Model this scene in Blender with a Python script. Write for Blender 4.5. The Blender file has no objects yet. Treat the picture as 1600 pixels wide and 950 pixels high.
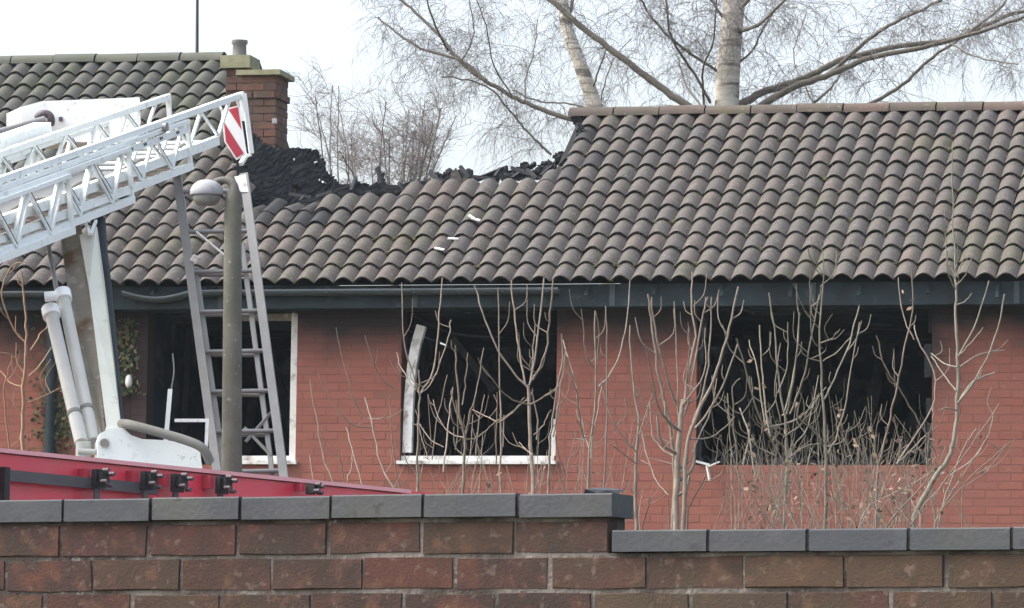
import bpy, bmesh, math, random
from mathutils import Vector as V, Matrix
R = math.radians
rnd = random.Random(7)
S = bpy.context.scene
COL = S.collection

# ------------------------------------------------------------------ camera
F, CX, CY, HOR, ROLL = 8000.0, 800.0, 475.0, 1218.0, 0.0135
CAM = V((0, 0, 1.6))
TH = math.atan((HOR - CY) / F)
FWD = V((0, math.cos(TH), math.sin(TH)))
R0, U0 = V((1, 0, 0)), V((0, -math.sin(TH), math.cos(TH)))
RT = R0 * math.cos(ROLL) + U0 * math.sin(ROLL)
UP = U0 * math.cos(ROLL) - R0 * math.sin(ROLL)
cd = bpy.data.cameras.new('camera')
cd.sensor_width = 36; cd.lens = 36 * F / 1600; cd.clip_start = 0.5; cd.clip_end = 3000
co = bpy.data.objects.new('camera', cd); COL.objects.link(co)
M = Matrix((RT, UP, -FWD)).transposed().to_4x4(); M.translation = CAM
co.matrix_world = M
S.camera = co

# ------------------------------------------------------------------ light
SUN_EL, SUN_ROT = R(50), R(268)
w = bpy.data.worlds.new('World'); S.world = w; w.use_nodes = True
nt = w.node_tree; nt.nodes.clear()
sky = nt.nodes.new('ShaderNodeTexSky'); sky.sky_type = 'NISHITA'; sky.sun_disc = False
sky.sun_elevation = SUN_EL; sky.sun_rotation = SUN_ROT
sky.air_density = 1.0; sky.dust_density = 6.0; sky.ozone_density = 1.0
hs = nt.nodes.new('ShaderNodeHueSaturation'); hs.inputs['Saturation'].default_value = 0.62
bg = nt.nodes.new('ShaderNodeBackground'); bg.inputs['Strength'].default_value = 0.15
wo = nt.nodes.new('ShaderNodeOutputWorld')
nt.links.new(sky.outputs[0], hs.inputs['Color']); nt.links.new(hs.outputs[0], bg.inputs[0]); nt.links.new(bg.outputs[0], wo.inputs[0])
sd = bpy.data.lights.new('sun', 'SUN'); sd.energy = 0.5; sd.angle = R(60); sd.color = (1, .99, .97)
so = bpy.data.objects.new('sun', sd); COL.objects.link(so)
# direction to the sun (sky texture: rotation measured clockwise from +Y)
sdir = V((math.sin(SUN_ROT) * math.cos(SUN_EL), math.cos(SUN_ROT) * math.cos(SUN_EL), math.sin(SUN_EL)))
so.rotation_euler = sdir.to_track_quat('Z', 'Y').to_euler(); so.location = (0, 0, 40)
S.view_settings.view_transform = 'Standard'; S.view_settings.look = 'None'
S.view_settings.gamma = 1; S.view_settings.exposure = 1.62

# ------------------------------------------------------------------ helpers
def ray(px, py): return FWD * F + RT * (px - CX) + UP * (CY - py)
def at(px, py, Y):
    d = ray(px, py); return CAM + d * (Y / d.y)
def on_plane(px, py, P, n):
    d = ray(px, py); return CAM + d * ((P - CAM).dot(n) / d.dot(n))
def proj(p):
    d = p - CAM; z = d.dot(FWD)
    return CX + F * d.dot(RT) / z, CY - F * d.dot(UP) / z
WL = {}                                    # world location of every parent

class MB:
    def __init__(s): s.v = []; s.f = []; s.sm = []; s.mi = []
    def face(s, pts, sm=False, mi=0):
        i = len(s.v); s.v += [V(p) for p in pts]; s.f.append(tuple(range(i, i + len(pts)))); s.sm.append(sm); s.mi.append(mi)
    def mesh(s, vs, fs, sm=False, mi=0):
        i = len(s.v); s.v += [V(p) for p in vs]
        for f in fs: s.f.append(tuple(i + k for k in f)); s.sm.append(sm); s.mi.append(mi)
    def box(s, c, ax, sz, mi=0):
        c = V(c); a, b, d = [V(ax[i]) * sz[i] / 2 for i in range(3)]
        vs = [c + a * i + b * j + d * k for i in (-1, 1) for j in (-1, 1) for k in (-1, 1)]
        s.mesh(vs, [(0, 1, 3, 2), (4, 6, 7, 5), (0, 4, 5, 1), (2, 3, 7, 6), (0, 2, 6, 4), (1, 5, 7, 3)], False, mi)
    def bar(s, p, q, w_, h_, up=V((0, 0, 1)), mi=0):
        p, q = V(p), V(q); d = (q - p); L = d.length; d.normalize()
        a = d.cross(up)
        if a.length < 1e-4: a = d.cross(V((1, 0, 0)))
        a.normalize(); b = a.cross(d)
        s.box((p + q) / 2, (d, a, b), (L, w_, h_), mi)
    def tube(s, pts, rad, n=6, mi=0, cap=True):
        pts = [V(p) for p in pts]; m = len(pts)
        if not isinstance(rad, (list, tuple)): rad = [rad] * m
        elif len(rad) == 2: rad = [rad[0] + (rad[1] - rad[0]) * i / (m - 1) for i in range(m)]
        a = None; vs = []; fs = []
        for i in range(m):
            t = pts[min(i + 1, m - 1)] - pts[max(i - 1, 0)]
            if t.length < 1e-9: t = V((0, 0, 1))
            t.normalize()
            if a is None:
                a = t.cross(V((0, 1, 0.1)));
                if a.length < 1e-3: a = t.cross(V((1, 0, 0)))
            a = a - t * a.dot(t)
            a.normalize(); b = t.cross(a)
            for k in range(n):
                g = 2 * math.pi * k / n
                vs.append(pts[i] + (a * math.cos(g) + b * math.sin(g)) * rad[i])
        for i in range(m - 1):
            for k in range(n):
                fs.append((i * n + k, i * n + (k + 1) % n, (i + 1) * n + (k + 1) % n, (i + 1) * n + k))
        s.mesh(vs, fs, True, mi)
        if cap:
            s.face(list(reversed(vs[:n])), False, mi); s.face(vs[-n:], False, mi)
    def prism(s, poly, ext, mi=0):
        poly = [V(p) for p in poly]; ext = V(ext); n = len(poly); b = [p + ext for p in poly]
        nrm = sum(((poly[i] - poly[0]).cross(poly[i + 1] - poly[0]) for i in range(1, n - 1)), V((0, 0, 0)))
        if nrm.dot(ext) > 0: poly.reverse(); b.reverse()
        s.mesh(poly + b, [tuple(range(n)), tuple(reversed(range(n, 2 * n)))] +
               [(i, n + i, n + (i + 1) % n, (i + 1) % n) for i in range(n)], False, mi)
    def data(s, name, mats, off=V((0, 0, 0))):
        me = bpy.data.meshes.new(name)
        me.from_pydata([tuple(p - off) for p in s.v], [], s.f)
        me.polygons.foreach_set('use_smooth', s.sm)
        for m in (mats if isinstance(mats, (list, tuple)) else [mats]): me.materials.append(m)
        if any(s.mi): me.polygons.foreach_set('material_index', s.mi)
        me.update(); return me
    def build(s, name, mats, parent=None, **props):
        n = len(s.v); xs = [p.x for p in s.v]; ys = [p.y for p in s.v]; zs = [p.z for p in s.v]
        off = V(((min(xs) + max(xs)) / 2, (min(ys) + max(ys)) / 2, min(zs)))
        o = bpy.data.objects.new(name, s.data(name, mats, off)); COL.objects.link(o)
        o.location = off; hang(o, parent); WL[o.name] = off
        for k, x in props.items(): o[k] = x
        return o
def hang(o, parent):
    if parent:
        o.parent = parent; o.matrix_parent_inverse = Matrix.Translation(-WL[parent.name])
def place(name, me, mat4, parent):
    o = bpy.data.objects.new(name, me); COL.objects.link(o); o.matrix_basis = mat4; hang(o, parent); return o
def thing(name, label, cat, loc, group=None):
    o = bpy.data.objects.new(name, None); COL.objects.link(o); o.location = loc; o.empty_display_size = .3
    o['label'] = label; o['category'] = cat
    if group: o['group'] = group
    WL[o.name] = V(loc); return o
def frame(x, y, z, o):
    m = Matrix((x, y, z)).transposed().to_4x4(); m.translation = o; return m
def smooth(pts, k=4):
    if len(pts) < 3: return [V(p) for p in pts]
    P = [V(p) for p in pts]; P = [P[0] * 2 - P[1]] + P + [P[-1] * 2 - P[-2]]; out = []
    for i in range(1, len(P) - 2):
        a, b, c, d = P[i - 1:i + 3]
        for j in range(k):
            t = j / k
            out.append(.5 * (2 * b + (c - a) * t + (2 * a - 5 * b + 4 * c - d) * t * t + (3 * b - a - 3 * c + d) * t ** 3))
    out.append(P[-2]); return out

# ------------------------------------------------------------------ materials
def material(name, ramp, rough=.8, nscale=0, namt=.3, ncol=None, bump=0, bscale=None, spec=.3, metal=0, var=True, dirt=None, soot=None):
    m = bpy.data.materials.new(name); m.use_nodes = True; t = m.node_tree; N = t.nodes; L = t.links
    b = N['Principled BSDF']; b.inputs['Roughness'].default_value = rough; b.inputs['Metallic'].default_value = metal
    b.inputs['Specular IOR Level'].default_value = spec
    def noise(sc, det=4, dim='Object'):
        tc = N.new('ShaderNodeNewGeometry'); n = N.new('ShaderNodeTexNoise')
        n.inputs['Scale'].default_value = sc; n.inputs['Detail'].default_value = det
        L.new(tc.outputs['Position'], n.inputs['Vector']); return n.outputs['Fac']
    def mix(f, a, c, mode='MIX'):
        x = N.new('ShaderNodeMix'); x.data_type = 'RGBA'; x.blend_type = mode
        if isinstance(f, float): x.inputs[0].default_value = f
        else: L.new(f, x.inputs[0])
        for i, q in ((6, a), (7, c)):
            if isinstance(q, tuple): x.inputs[i].default_value = (*q, 1)
            else: L.new(q, x.inputs[i])
        return x.outputs[2]
    def remap(f, lo, hi, a=0., c=1.):
        x = N.new('ShaderNodeMapRange'); x.inputs[1].default_value = lo; x.inputs[2].default_value = hi
        x.inputs[3].default_value = a; x.inputs[4].default_value = c; L.new(f, x.inputs[0]); return x.outputs[0]
    if len(ramp) > 1 and var:
        oi = N.new('ShaderNodeObjectInfo'); ge = N.new('ShaderNodeNewGeometry')
        ad = N.new('ShaderNodeMath'); ad.operation = 'ADD'; fr = N.new('ShaderNodeMath'); fr.operation = 'FRACT'
        L.new(oi.outputs['Random'], ad.inputs[0]); L.new(ge.outputs['Random Per Island'], ad.inputs[1]); L.new(ad.outputs[0], fr.inputs[0])
        cr = N.new('ShaderNodeValToRGB'); e = cr.color_ramp.elements; cr.color_ramp.interpolation = 'LINEAR'
        e[0].position = 0; e[0].color = (*ramp[0], 1); e[1].position = 1; e[1].color = (*ramp[-1], 1)
        for i, c in enumerate(ramp[1:-1]):
            x = e.new((i + 1) / (len(ramp) - 1)); x.color = (*c, 1)
        L.new(fr.outputs[0], cr.inputs[0]); col = cr.outputs[0]
    else: col = ramp[0]
    if nscale:
        f = remap(noise(nscale), .35, .68, 0., namt); col = mix(f, col, ncol or tuple(c * .55 for c in ramp[0]))
    if dirt:
        for (sc, lo, hi, amt, c) in dirt:
            f = remap(noise(sc, 6), lo, hi, 0., amt); col = mix(f, col, c)
    if soot: col = soot(N, L, noise, mix, remap, col)
    if isinstance(col, tuple): b.inputs['Base Color'].default_value = (*col, 1)
    else: L.new(col, b.inputs['Base Color'])
    if bump:
        bn = N.new('ShaderNodeBump'); bn.inputs['Strength'].default_value = bump; bn.inputs['Distance'].default_value = .01
        L.new(noise(bscale or 60, 6), bn.inputs['Height']); L.new(bn.outputs[0], b.inputs['Normal'])
    return m

# ------------------------------------------------------------------ house frame
A = R(12); PT = R(30.0)
HU, HN, HZ = V((math.cos(A), -math.sin(A), 0)), V((math.sin(A), math.cos(A), 0)), V((0, 0, 1))
PE = at(800, 441, 46.2)
SL = HN * math.cos(PT) + HZ * math.sin(PT)              # up the roof slope
RN = HZ * math.cos(PT) - HN * math.sin(PT)              # roof normal
def h(u, n, z): return PE + HU * u + HN * n + HZ * z
def roof_uv(px, py):
    p = on_plane(px, py, PE, RN) - PE; return p.dot(HU), p.dot(SL)
WALLN = .34
def wall_uz(px, py):
    p = on_plane(px, py, PE + HN * WALLN, HN) - PE; return p.dot(HU), p.z
GAUGE, CW = .323, .1835
NROW, NROWL = 12, 17
VR, VL_ = NROW * GAUGE + .02, NROWL * GAUGE + .02
US = roof_uv(352, 190)[0]
US = math.floor(US / CW) * CW
UMAX = roof_uv(1600, 440)[0] + 1.2
UMIN = roof_uv(0, 440)[0] - 3.2
ZT = wall_uz(900, 482)[1]                                # top of the walls

def pos_parts(N, L, vec):
    g = N.new('ShaderNodeNewGeometry'); d = N.new('ShaderNodeVectorMath'); d.operation = 'DOT_PRODUCT'
    d.inputs[1].default_value = vec; L.new(g.outputs['Position'], d.inputs[0]); return d.outputs['Value']
def wall_soot_and_dark(N, L, noise, mix, remap, col):
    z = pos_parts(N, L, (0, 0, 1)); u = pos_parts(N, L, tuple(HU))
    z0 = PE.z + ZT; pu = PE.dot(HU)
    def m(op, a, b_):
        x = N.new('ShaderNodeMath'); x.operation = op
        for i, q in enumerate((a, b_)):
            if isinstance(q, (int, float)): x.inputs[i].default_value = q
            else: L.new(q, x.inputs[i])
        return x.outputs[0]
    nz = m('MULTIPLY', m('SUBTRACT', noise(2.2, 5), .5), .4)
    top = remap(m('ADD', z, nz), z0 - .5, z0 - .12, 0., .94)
    ua, ub = wall_uz(1455, 600)[0] + pu, wall_uz(1530, 600)[0] + pu
    side = m('MULTIPLY', remap(m('ADD', u, nz), ub, ua, 0., .85), remap(u, ua - .05, ua, 0., 1.))
    za = PE.z + wall_uz(1480, 650)[1]
    side = m('MULTIPLY', side, remap(m('ADD', z, nz), za, za + .5, 0., 1.))
    uc = wall_uz(868, 600)[0] + pu; ud = wall_uz(915, 600)[0] + pu
    sid2 = m('MULTIPLY', m('MULTIPLY', remap(m('ADD', u, nz), ud, uc, 0., .75), remap(u, uc - .05, uc, 0., 1.)), remap(m('ADD', z, nz), za + .5, za + 1.0, 0., 1.))
    ue, uf = wall_uz(150, 600)[0] + pu, wall_uz(185, 600)[0] + pu
    sid3 = m('MULTIPLY', remap(m('ADD', u, nz), ue, uf, 0., .88), remap(u, wall_uz(231, 600)[0] + pu, wall_uz(235, 600)[0] + pu, 1., 0.))  # darker strip of wall just left of the first window
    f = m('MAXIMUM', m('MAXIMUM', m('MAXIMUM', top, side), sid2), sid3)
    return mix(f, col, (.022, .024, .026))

MT = {}
MT['brick'] = material('house_brick', [(0.268, 0.098, 0.071), (0.289, 0.111, 0.081), (0.242, 0.088, 0.065), (0.281, 0.102, 0.076), (0.255, 0.100, 0.076)], .9, 4, .45, (0.212, 0.085, 0.068), .25, 80, dirt=[(1.1, .5, .7, .35, (0.187, 0.089, 0.072)), (14, .62, .75, .3, (0.306, 0.170, 0.136))], soot=wall_soot_and_dark)
MT['mortar'] = material('house_mortar', [(0.217, 0.094, 0.072)], .95, 6, .4, (0.172, 0.074, 0.057), soot=wall_soot_and_dark)
MT['tile'] = material('roof_tile', [(.092, .083, .076), (.08, .075, .071), (.1, .087, .078), (.088, .081, .073), (.076, .071, .07), (.095, .086, .075), (.106, .086, .076), (.084, .079, .076)],
                      .9, 9, .6, (.058, .053, .048), .5, 70, dirt=[(1.3, .54, .66, .5, (.075, .074, .045)), (24, .58, .7, .55, (.18, .168, .145)), (6, .6, .72, .4, (.11, .08, .056)), (60, .62, .7, .45, (.27, .26, .235)), (3, .52, .66, .4, (.062, .06, .058))])
MT['tile_soot'] = material('roof_tile_sooted', [(.05, .048, .048), (.03, .031, .033), (.075, .068, .066), (.042, .042, .044)], .9, 4, .6, (.02, .021, .022), .35, 70)
MT['tile_left'] = material('roof_tile_green_grey', [(0.090, 0.092, 0.083), (0.072, 0.076, 0.071), (0.097, 0.092, 0.086), (0.065, 0.067, 0.063), (0.094, 0.095, 0.076)],
                      .9, 5, .5, (0.054, 0.058, 0.047), .35, 70, dirt=[(1.6, .5, .66, .55, (0.072, 0.079, 0.047)), (20, .64, .74, .6, (0.194, 0.194, 0.158))])
MT['ridge'] = material('ridge_tile', [(0.102, 0.078, 0.069), (0.090, 0.072, 0.066), (0.120, 0.084, 0.072), (0.090, 0.078, 0.066)], .9, 5, .6, (0.060, 0.057, 0.042), .4, 60, dirt=[(3, .5, .65, .6, (0.084, 0.084, 0.048)), (18, .62, .72, .6, (0.180, 0.168, 0.150))])
MT['ridge_left'] = material('ridge_tile_mossy', [(0.105, 0.112, 0.098), (0.090, 0.098, 0.086), (0.120, 0.120, 0.098)], .9, 5, .6, (0.068, 0.075, 0.053), .4, 60)
MT['deck'] = material('charred_felt', [(.022, .023, .025)], .95, 8, .6, (.012, .012, .013), .5, 30)
MT['char'] = material('charred_timber', [(.016, .019, .022), (.024, .028, .032), (.013, .015, .018)], .9, 9, .7, (.04, .042, .045), .5, 30, dirt=[(5, .62, .74, .5, (.09, .085, .08))])
MT['fascia'] = material('dark_fascia_board', [(.02, .034, .041)], .7, 3, .7, (.012, .018, .021), .2, 20, dirt=[(9, .58, .7, .5, (.05, .065, .072)), (2.5, .5, .64, .8, (.01, .013, .015))])
MT['gutter'] = material('grey_gutter', [(.06, .075, .082)], .6, 4, .7, (.03, .037, .041))
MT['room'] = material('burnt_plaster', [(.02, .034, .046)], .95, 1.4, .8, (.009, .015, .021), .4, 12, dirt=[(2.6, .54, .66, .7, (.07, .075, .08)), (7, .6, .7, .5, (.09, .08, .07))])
MT['upvc'] = material('white_window_plastic', [(.72, .73, .71)], .5, 5, .4, (.5, .46, .4), dirt=[(7, .52, .66, .6, (.25, .22, .19)), (14, .58, .7, .6, (.2, .17, .14))])
MT['cap'] = material('mossy_concrete', [(0.281, 0.272, 0.187)], .9, 8, .7, (0.170, 0.178, 0.085), .5, 40)
MT['pot'] = material('grey_pot', [(.2, .2, .2)], .8, 8, .5, (.13, .13, .13))
MT['chbrick'] = material('chimney_brick', [(.15, .075, .055), (.12, .064, .05), (.175, .09, .06), (.105, .062, .05), (.135, .07, .058)], .92, 8, .6, (.085, .055, .045), .4, 60, dirt=[(3, .52, .66, .5, (.07, .06, .045)), (16, .6, .72, .4, (.2, .15, .11))])
MT['fbrick'] = material('boundary_brick', [(.068, .035, .029), (.048, .03, .028), (.085, .036, .027), (.058, .036, .031), (.074, .045, .031), (.043, .028, .027), (.078, .034, .03)], .92,
                        11, .7, (.034, .025, .022), .28, 170, dirt=[(9, .54, .68, .65, (.115, .047, .03)), (26, .56, .68, .6, (.125, .062, .043)), (5, .56, .7, .55, (.036, .033, .026)), (48, .6, .7, .4, (.17, .135, .11)), (18, .62, .72, .5, (.028, .02, .018))])
MT['fbrickr'] = material('boundary_brick_weathered', [(.075, .046, .034), (.058, .038, .032), (.09, .054, .036), (.062, .046, .034), (.072, .037, .03)], .92,
                        11, .7, (.042, .033, .025), .28, 170, dirt=[(8, .54, .68, .6, (.125, .066, .04)), (22, .55, .68, .55, (.13, .075, .05)), (6, .54, .68, .6, (.05, .048, .028)), (44, .6, .7, .4, (.175, .14, .12)), (16, .6, .72, .55, (.03, .024, .02))])
MT['fmortar'] = material('boundary_mortar', [(.19, .17, .155)], .95, 16, .8, (.1, .085, .075), .8, 70, dirt=[(7, .44, .58, .9, (.055, .044, .039)), (2.2, .5, .62, .7, (.05, .04, .036)), (40, .6, .7, .5, (.3, .28, .26))])
MT['coping'] = material('blue_engineering_brick', [(0.060, 0.066, 0.077), (0.053, 0.059, 0.070), (0.065, 0.070, 0.077), (0.062, 0.063, 0.072)], .66, 7, .7, (0.042, 0.046, 0.053), .15, 90, dirt=[(4, .5, .66, .6, (0.075, 0.079, 0.069)), (30, .62, .72, .6, (0.031, 0.031, 0.032)), (12, .6, .72, .5, (0.088, 0.092, 0.101))])
MT['white'] = material('white_paint', [(.82, .86, .84)], .45, 3, .35, (.64, .67, .66), spec=.5, dirt=[(11, .6, .74, .55, (.42, .42, .39)), (28, .62, .7, .5, (.35, .33, .29))])
MT['cream'] = material('cream_paint', [(0.616, 0.641, 0.567)], .45, 4, .4, (0.493, 0.493, 0.419), dirt=[(10, .6, .74, .5, (0.370, 0.345, 0.271))])
MT['grime'] = material('grimy_steel', [(0.300, 0.277, 0.232)], .85, 3.5, .8, (0.180, 0.173, 0.150), .5, 40, dirt=[(3.2, .56, .66, .85, (0.150, 0.083, 0.038)), (13, .58, .7, .6, (0.495, 0.480, 0.435))])
MT['cyl'] = material('grey_cylinder_paint', [(0.500, 0.500, 0.463)], .45, 5, .5, (0.375, 0.375, 0.338))
MT['alu'] = material('aluminium', [(0.224, 0.228, 0.224)], .5, 6, .5, (0.150, 0.153, 0.150), metal=.35)
MT['bowl'] = material('clouded_lamp_bowl', [(.21, .21, .19)], .35, 9, .5, (.13, .13, .11))
MT['red'] = material('red_paint', [(.8, .05, .09)], .32, 2.5, .4, (.66, .07, .11), spec=.5, dirt=[(9, .6, .76, .3, (.4, .08, .08)), (3, .56, .7, .35, (.5, .14, .15))])
MT['redl'] = material('pale_red_edge', [(.86, .42, .44)], .4, 4, .4, (.78, .28, .3))  # paler red for the strip along the roof edge
MT['black'] = material('black_rubber', [(.02, .02, .021)], .6)
MT['darkm'] = material('dark_metal', [(.10, .085, .095)], .5, 5, .5, (.055, .045, .05))
MT['hose'] = material('grey_hose', [(.2, .195, .175)], .7, 8, .4, (.12, .12, .105))
MT['signr'] = material('sign_red', [(0.484, 0.053, 0.079)], .4, 8, .3, (0.440, 0.088, 0.114))
MT['signw'] = material('sign_white', [(0.880, 0.880, 0.880)], .4)
MT['post'] = material('mossy_post', [(.16, .152, .13)], .9, 6, .7, (.1, .1, .08), .5, 40, dirt=[(30, .64, .72, .7, (.36, .35, .32)), (2, .5, .62, .4, (.09, .1, .06)), (8, .56, .66, .5, (.11, .1, .085))])
MT['lampg'] = material('lamp_housing', [(.33, .34, .355)], .75, 6, .5, (.24, .245, .25), dirt=[(18, .58, .7, .6, (.18, .18, .17))])
MT['twig'] = material('tan_bark', [(0.230, 0.187, 0.149), (0.281, 0.242, 0.200), (0.196, 0.162, 0.132), (0.255, 0.212, 0.170), (0.306, 0.272, 0.230)], .9, 14, .7, (0.128, 0.106, 0.085), .4, 60)
MT['twigg'] = material('grey_green_bark', [(0.194, 0.180, 0.141), (0.238, 0.220, 0.180), (0.211, 0.189, 0.141)], .9, 14, .7, (0.106, 0.101, 0.070), .4, 60)
MT['twigo'] = material('orange_bark', [(.3, .2, .12), (.34, .26, .18)], .9, 12, .5, (.2, .14, .08))
MT['leafd'] = material('dry_leaf', [(.24, .17, .12), (.18, .125, .085), (.28, .2, .15), (.13, .1, .065)], .9)
MT['ivy'] = material('ivy_leaf', [(.07, .09, .04), (.05, .075, .035), (.11, .11, .05), (.16, .12, .07)], .7)
MT['grass'] = material('grass_ground', [(.09, .1, .055)], .95, .6, .6, (.12, .1, .065), .5, 8)
MT['road'] = material('asphalt', [(.06, .06, .062)], .9, 3, .5, (.045, .045, .046), .4, 50)
MT['sooted_lump'] = MT['char']
def birch_bark():
    m = material('birch_bark', [(.60, .57, .51)], .85, 3, .6, (.33, .29, .23), .4, 30, dirt=[(2.0, .53, .62, .9, (.1, .085, .07)), (6, .6, .7, .7, (.15, .13, .1))])
    t = m.node_tree; n = [x for x in t.nodes if x.type == 'TEX_NOISE']
    mp = t.nodes.new('ShaderNodeMapping'); mp.inputs['Scale'].default_value = (.6, .6, 4.5)
    g = t.nodes.new('ShaderNodeNewGeometry'); t.links.new(g.outputs['Position'], mp.inputs[0])
    for x in n: t.links.new(mp.outputs[0], x.inputs['Vector'])
    return m
MT['birch'] = birch_bark()
MT['dtwig'] = material('dark_twig', [(.14, .12, .118), (.17, .15, .145)], .9)
MT['limb'] = material('limb_bark', [(0.150, 0.135, 0.112)], .9, 4, .6, (0.090, 0.083, 0.068), .4, 30)
MT['btwig'] = material('birch_twig', [(.15, .135, .13), (.18, .165, .155), (.155, .135, .135)], .9)

# ------------------------------------------------------------------ ground
g = MB(); g.face([(-1500, -1400, 0), (1500, -1400, 0), (1500, 1500, 0), (-1500, 1500, 0)]); g.build('ground', MT['grass'], kind='structure')
g = MB(); g.face([(-60, 12.5, .004), (60, 12.5, .004), (60, 38.0, .004), (-60, 38.0, .004)]); g.build('road', MT['road'], kind='structure')

# ------------------------------------------------------------------ piece meshes
def tile_data(name, mats, seed):
    r = random.Random(seed); m = MB(); n = 8; L = GAUGE + .07; cw = CW - .004
    prof = []
    for i in range(n + 1):
        x = cw * i / n; s_ = abs(math.sin(math.pi * i / n)); prof.append((x, .054 * s_ ** .95))
    tl, th = .034 + r.uniform(-.003, .004), .014
    sk = r.uniform(-.004, .004)
    top0 = [V((x, r.uniform(-.002, .002), z + tl)) for x, z in prof]
    top1 = [V((x + sk, L, z)) for x, z in prof]
    bot0 = [V((p.x, p.y + .004, p.z - th)) for p in top0]; bot1 = [V((p.x, p.y, p.z - th)) for p in top1]
    vs = top0 + top1 + bot0 + bot1; k = n + 1
    fs = [(i, i + 1, k + i + 1, k + i) for i in range(n)]
    m.mesh(vs, fs, True)
    m.mesh(top0 + bot0, [(i, k + i, k + i + 1, i + 1) for i in range(n)], False)
    m.mesh(bot0 + bot1, [(i, k + i, k + i + 1, i + 1) for i in range(n)], True)
    return m, m.data(name, mats)
TILE = {}
for key in ('tile', 'tile_soot', 'tile_left'):
    TILE[key] = [tile_data('tile', MT[key], 10 + i) for i in range(4)]

def brick_mb(seed, jit):
    """unit brick: x -.5...5, z -.5...5, y 0 (front) .. 1 (back)"""
    r = random.Random(seed); m = MB(); e = .008; ez = .026
    j = lambda: r.uniform(-jit, jit)
    fr = [V((-.5 + e + j(), 0, -.5 + ez + j() * 3)), V((j(), 0, -.5 + ez + j() * 3)), V((.5 - e + j(), 0, -.5 + ez + j() * 3)),
          V((.5 - e + j(), 0, .5 - ez + j() * 3)), V((j(), 0, .5 - ez + j() * 3)), V((-.5 + e + j(), 0, .5 - ez + j() * 3))]
    md = [V((-.5, .16, -.5)), V((0, .16, -.5)), V((.5, .16, -.5)), V((.5, .16, .5)), V((0, .16, .5)), V((-.5, .16, .5))]
    bk = [V((p.x, 1, p.z)) for p in md]
    m.mesh(fr + md + bk, [(0, 1, 4, 5), (1, 2, 3, 4)] + [(i, 6 + i, 6 + (i + 1) % 6, (i + 1) % 6) for i in range(6)] +
           [(6 + i, 12 + i, 12 + (i + 1) % 6, 6 + (i + 1) % 6) for i in range(6)], False)
    return m
def brick_set(mat, jit=.006, n=4, seed=50):
    L = []
    for i in range(n):
        m = brick_mb(seed + i, jit); L.append((m, m.data('brick', mat)))
    return L
BR = brick_set(MT['brick']); CB = brick_set(MT['chbrick'])
FB = brick_set(MT['fbrick'], .012, 8, 80); FBR = brick_set(MT['fbrickr'], .014, 8, 90)
def add_pieces(pieces, limit, name, parent, mat, keyf, stuff_name):
    """pieces: (mb, data, matrix); the first `limit` by keyf become objects, the rest one joined mesh"""
    pieces = sorted(pieces, key=keyf)
    for (m, d, M4) in pieces[:limit]: place(name, d, M4, parent)
    rest = pieces[limit:]
    if rest:
        g = MB()
        for (m, d, M4) in rest:
            i = len(g.v); g.v += [M4 @ p for p in m.v]; g.f += [tuple(i + k for k in f) for f in m.f]; g.sm += m.sm; g.mi += m.mi
        g.build(stuff_name, mat, parent, kind='stuff')
def in_view(p, mg=20):
    x, y = proj(p); return -mg < x < 1600 + mg and -mg < y < 950 + mg
def size_key(t):
    p = t[2].translation; return (0 if in_view(p) else 1, p.y)

# ------------------------------------------------------------------ roofs
EDGE = [(352, 200), (384, 250), (386, 312), (430, 318), (480, 312), (520, 303), (560, 296), (600, 296), (650, 291), (700, 282), (740, 277), (800, 275), (840, 277), (866, 270), (878, 255), (888, 232), (897, 205), (905, 170)]
def edge_y(x):
    if x < EDGE[0][0] or x > EDGE[-1][0]: return -999
    for (a, b), (c, d) in zip(EDGE, EDGE[1:]):
        if a <= x <= c: return b + (d - b) * (x - a) / (c - a)
def kept(u, v):
    p = PE + HU * u + SL * v; x, y = proj(p)
    if 352 <= x <= 905: return y > edge_y(x) + 7 * math.sin(u * 23.1) * math.sin(u * 7.7 + 1) + (4 if 395 < x < 880 else 0)
    return True
house = thing('burnt_house', 'red brick house with a burnt hole in its tiled roof and blackened upper windows', 'house', (PE.x, PE.y + 1, 0))
nhouse = thing('neighbouring_house', 'brick house at the left with a higher mossy grey roof and a chimney', 'house', (h(-5, 1, 0).x, h(-5, 1, 0).y, 0))
def deck_part(name, u0, u1, v1, parent, test, du=.1, dv=.1):
    m = MB(); vs = {}; nu, nv = int((u1 - u0) / du), int(v1 / dv)
    for i in range(nu):
        for k in range(nv):
            u, v = u0 + i * du, .05 + k * dv
            if test(u + du / 2, v + dv / 2 + .14): 
                a = [PE + HU * uu + SL * vv - RN * .012 for uu, vv in ((u, v), (u + du, v), (u + du, v + dv), (u, v + dv))]
                m.face(a); b = [p - RN * .03 for p in reversed(a)]; m.face(b)
    return m.build(name, MT['deck'], parent)
roof = deck_part('roof', US, UMAX, VR, house, kept)
nroof = deck_part('roof', UMIN, US, VL_, nhouse, lambda u, v: True, .25, .25)
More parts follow.
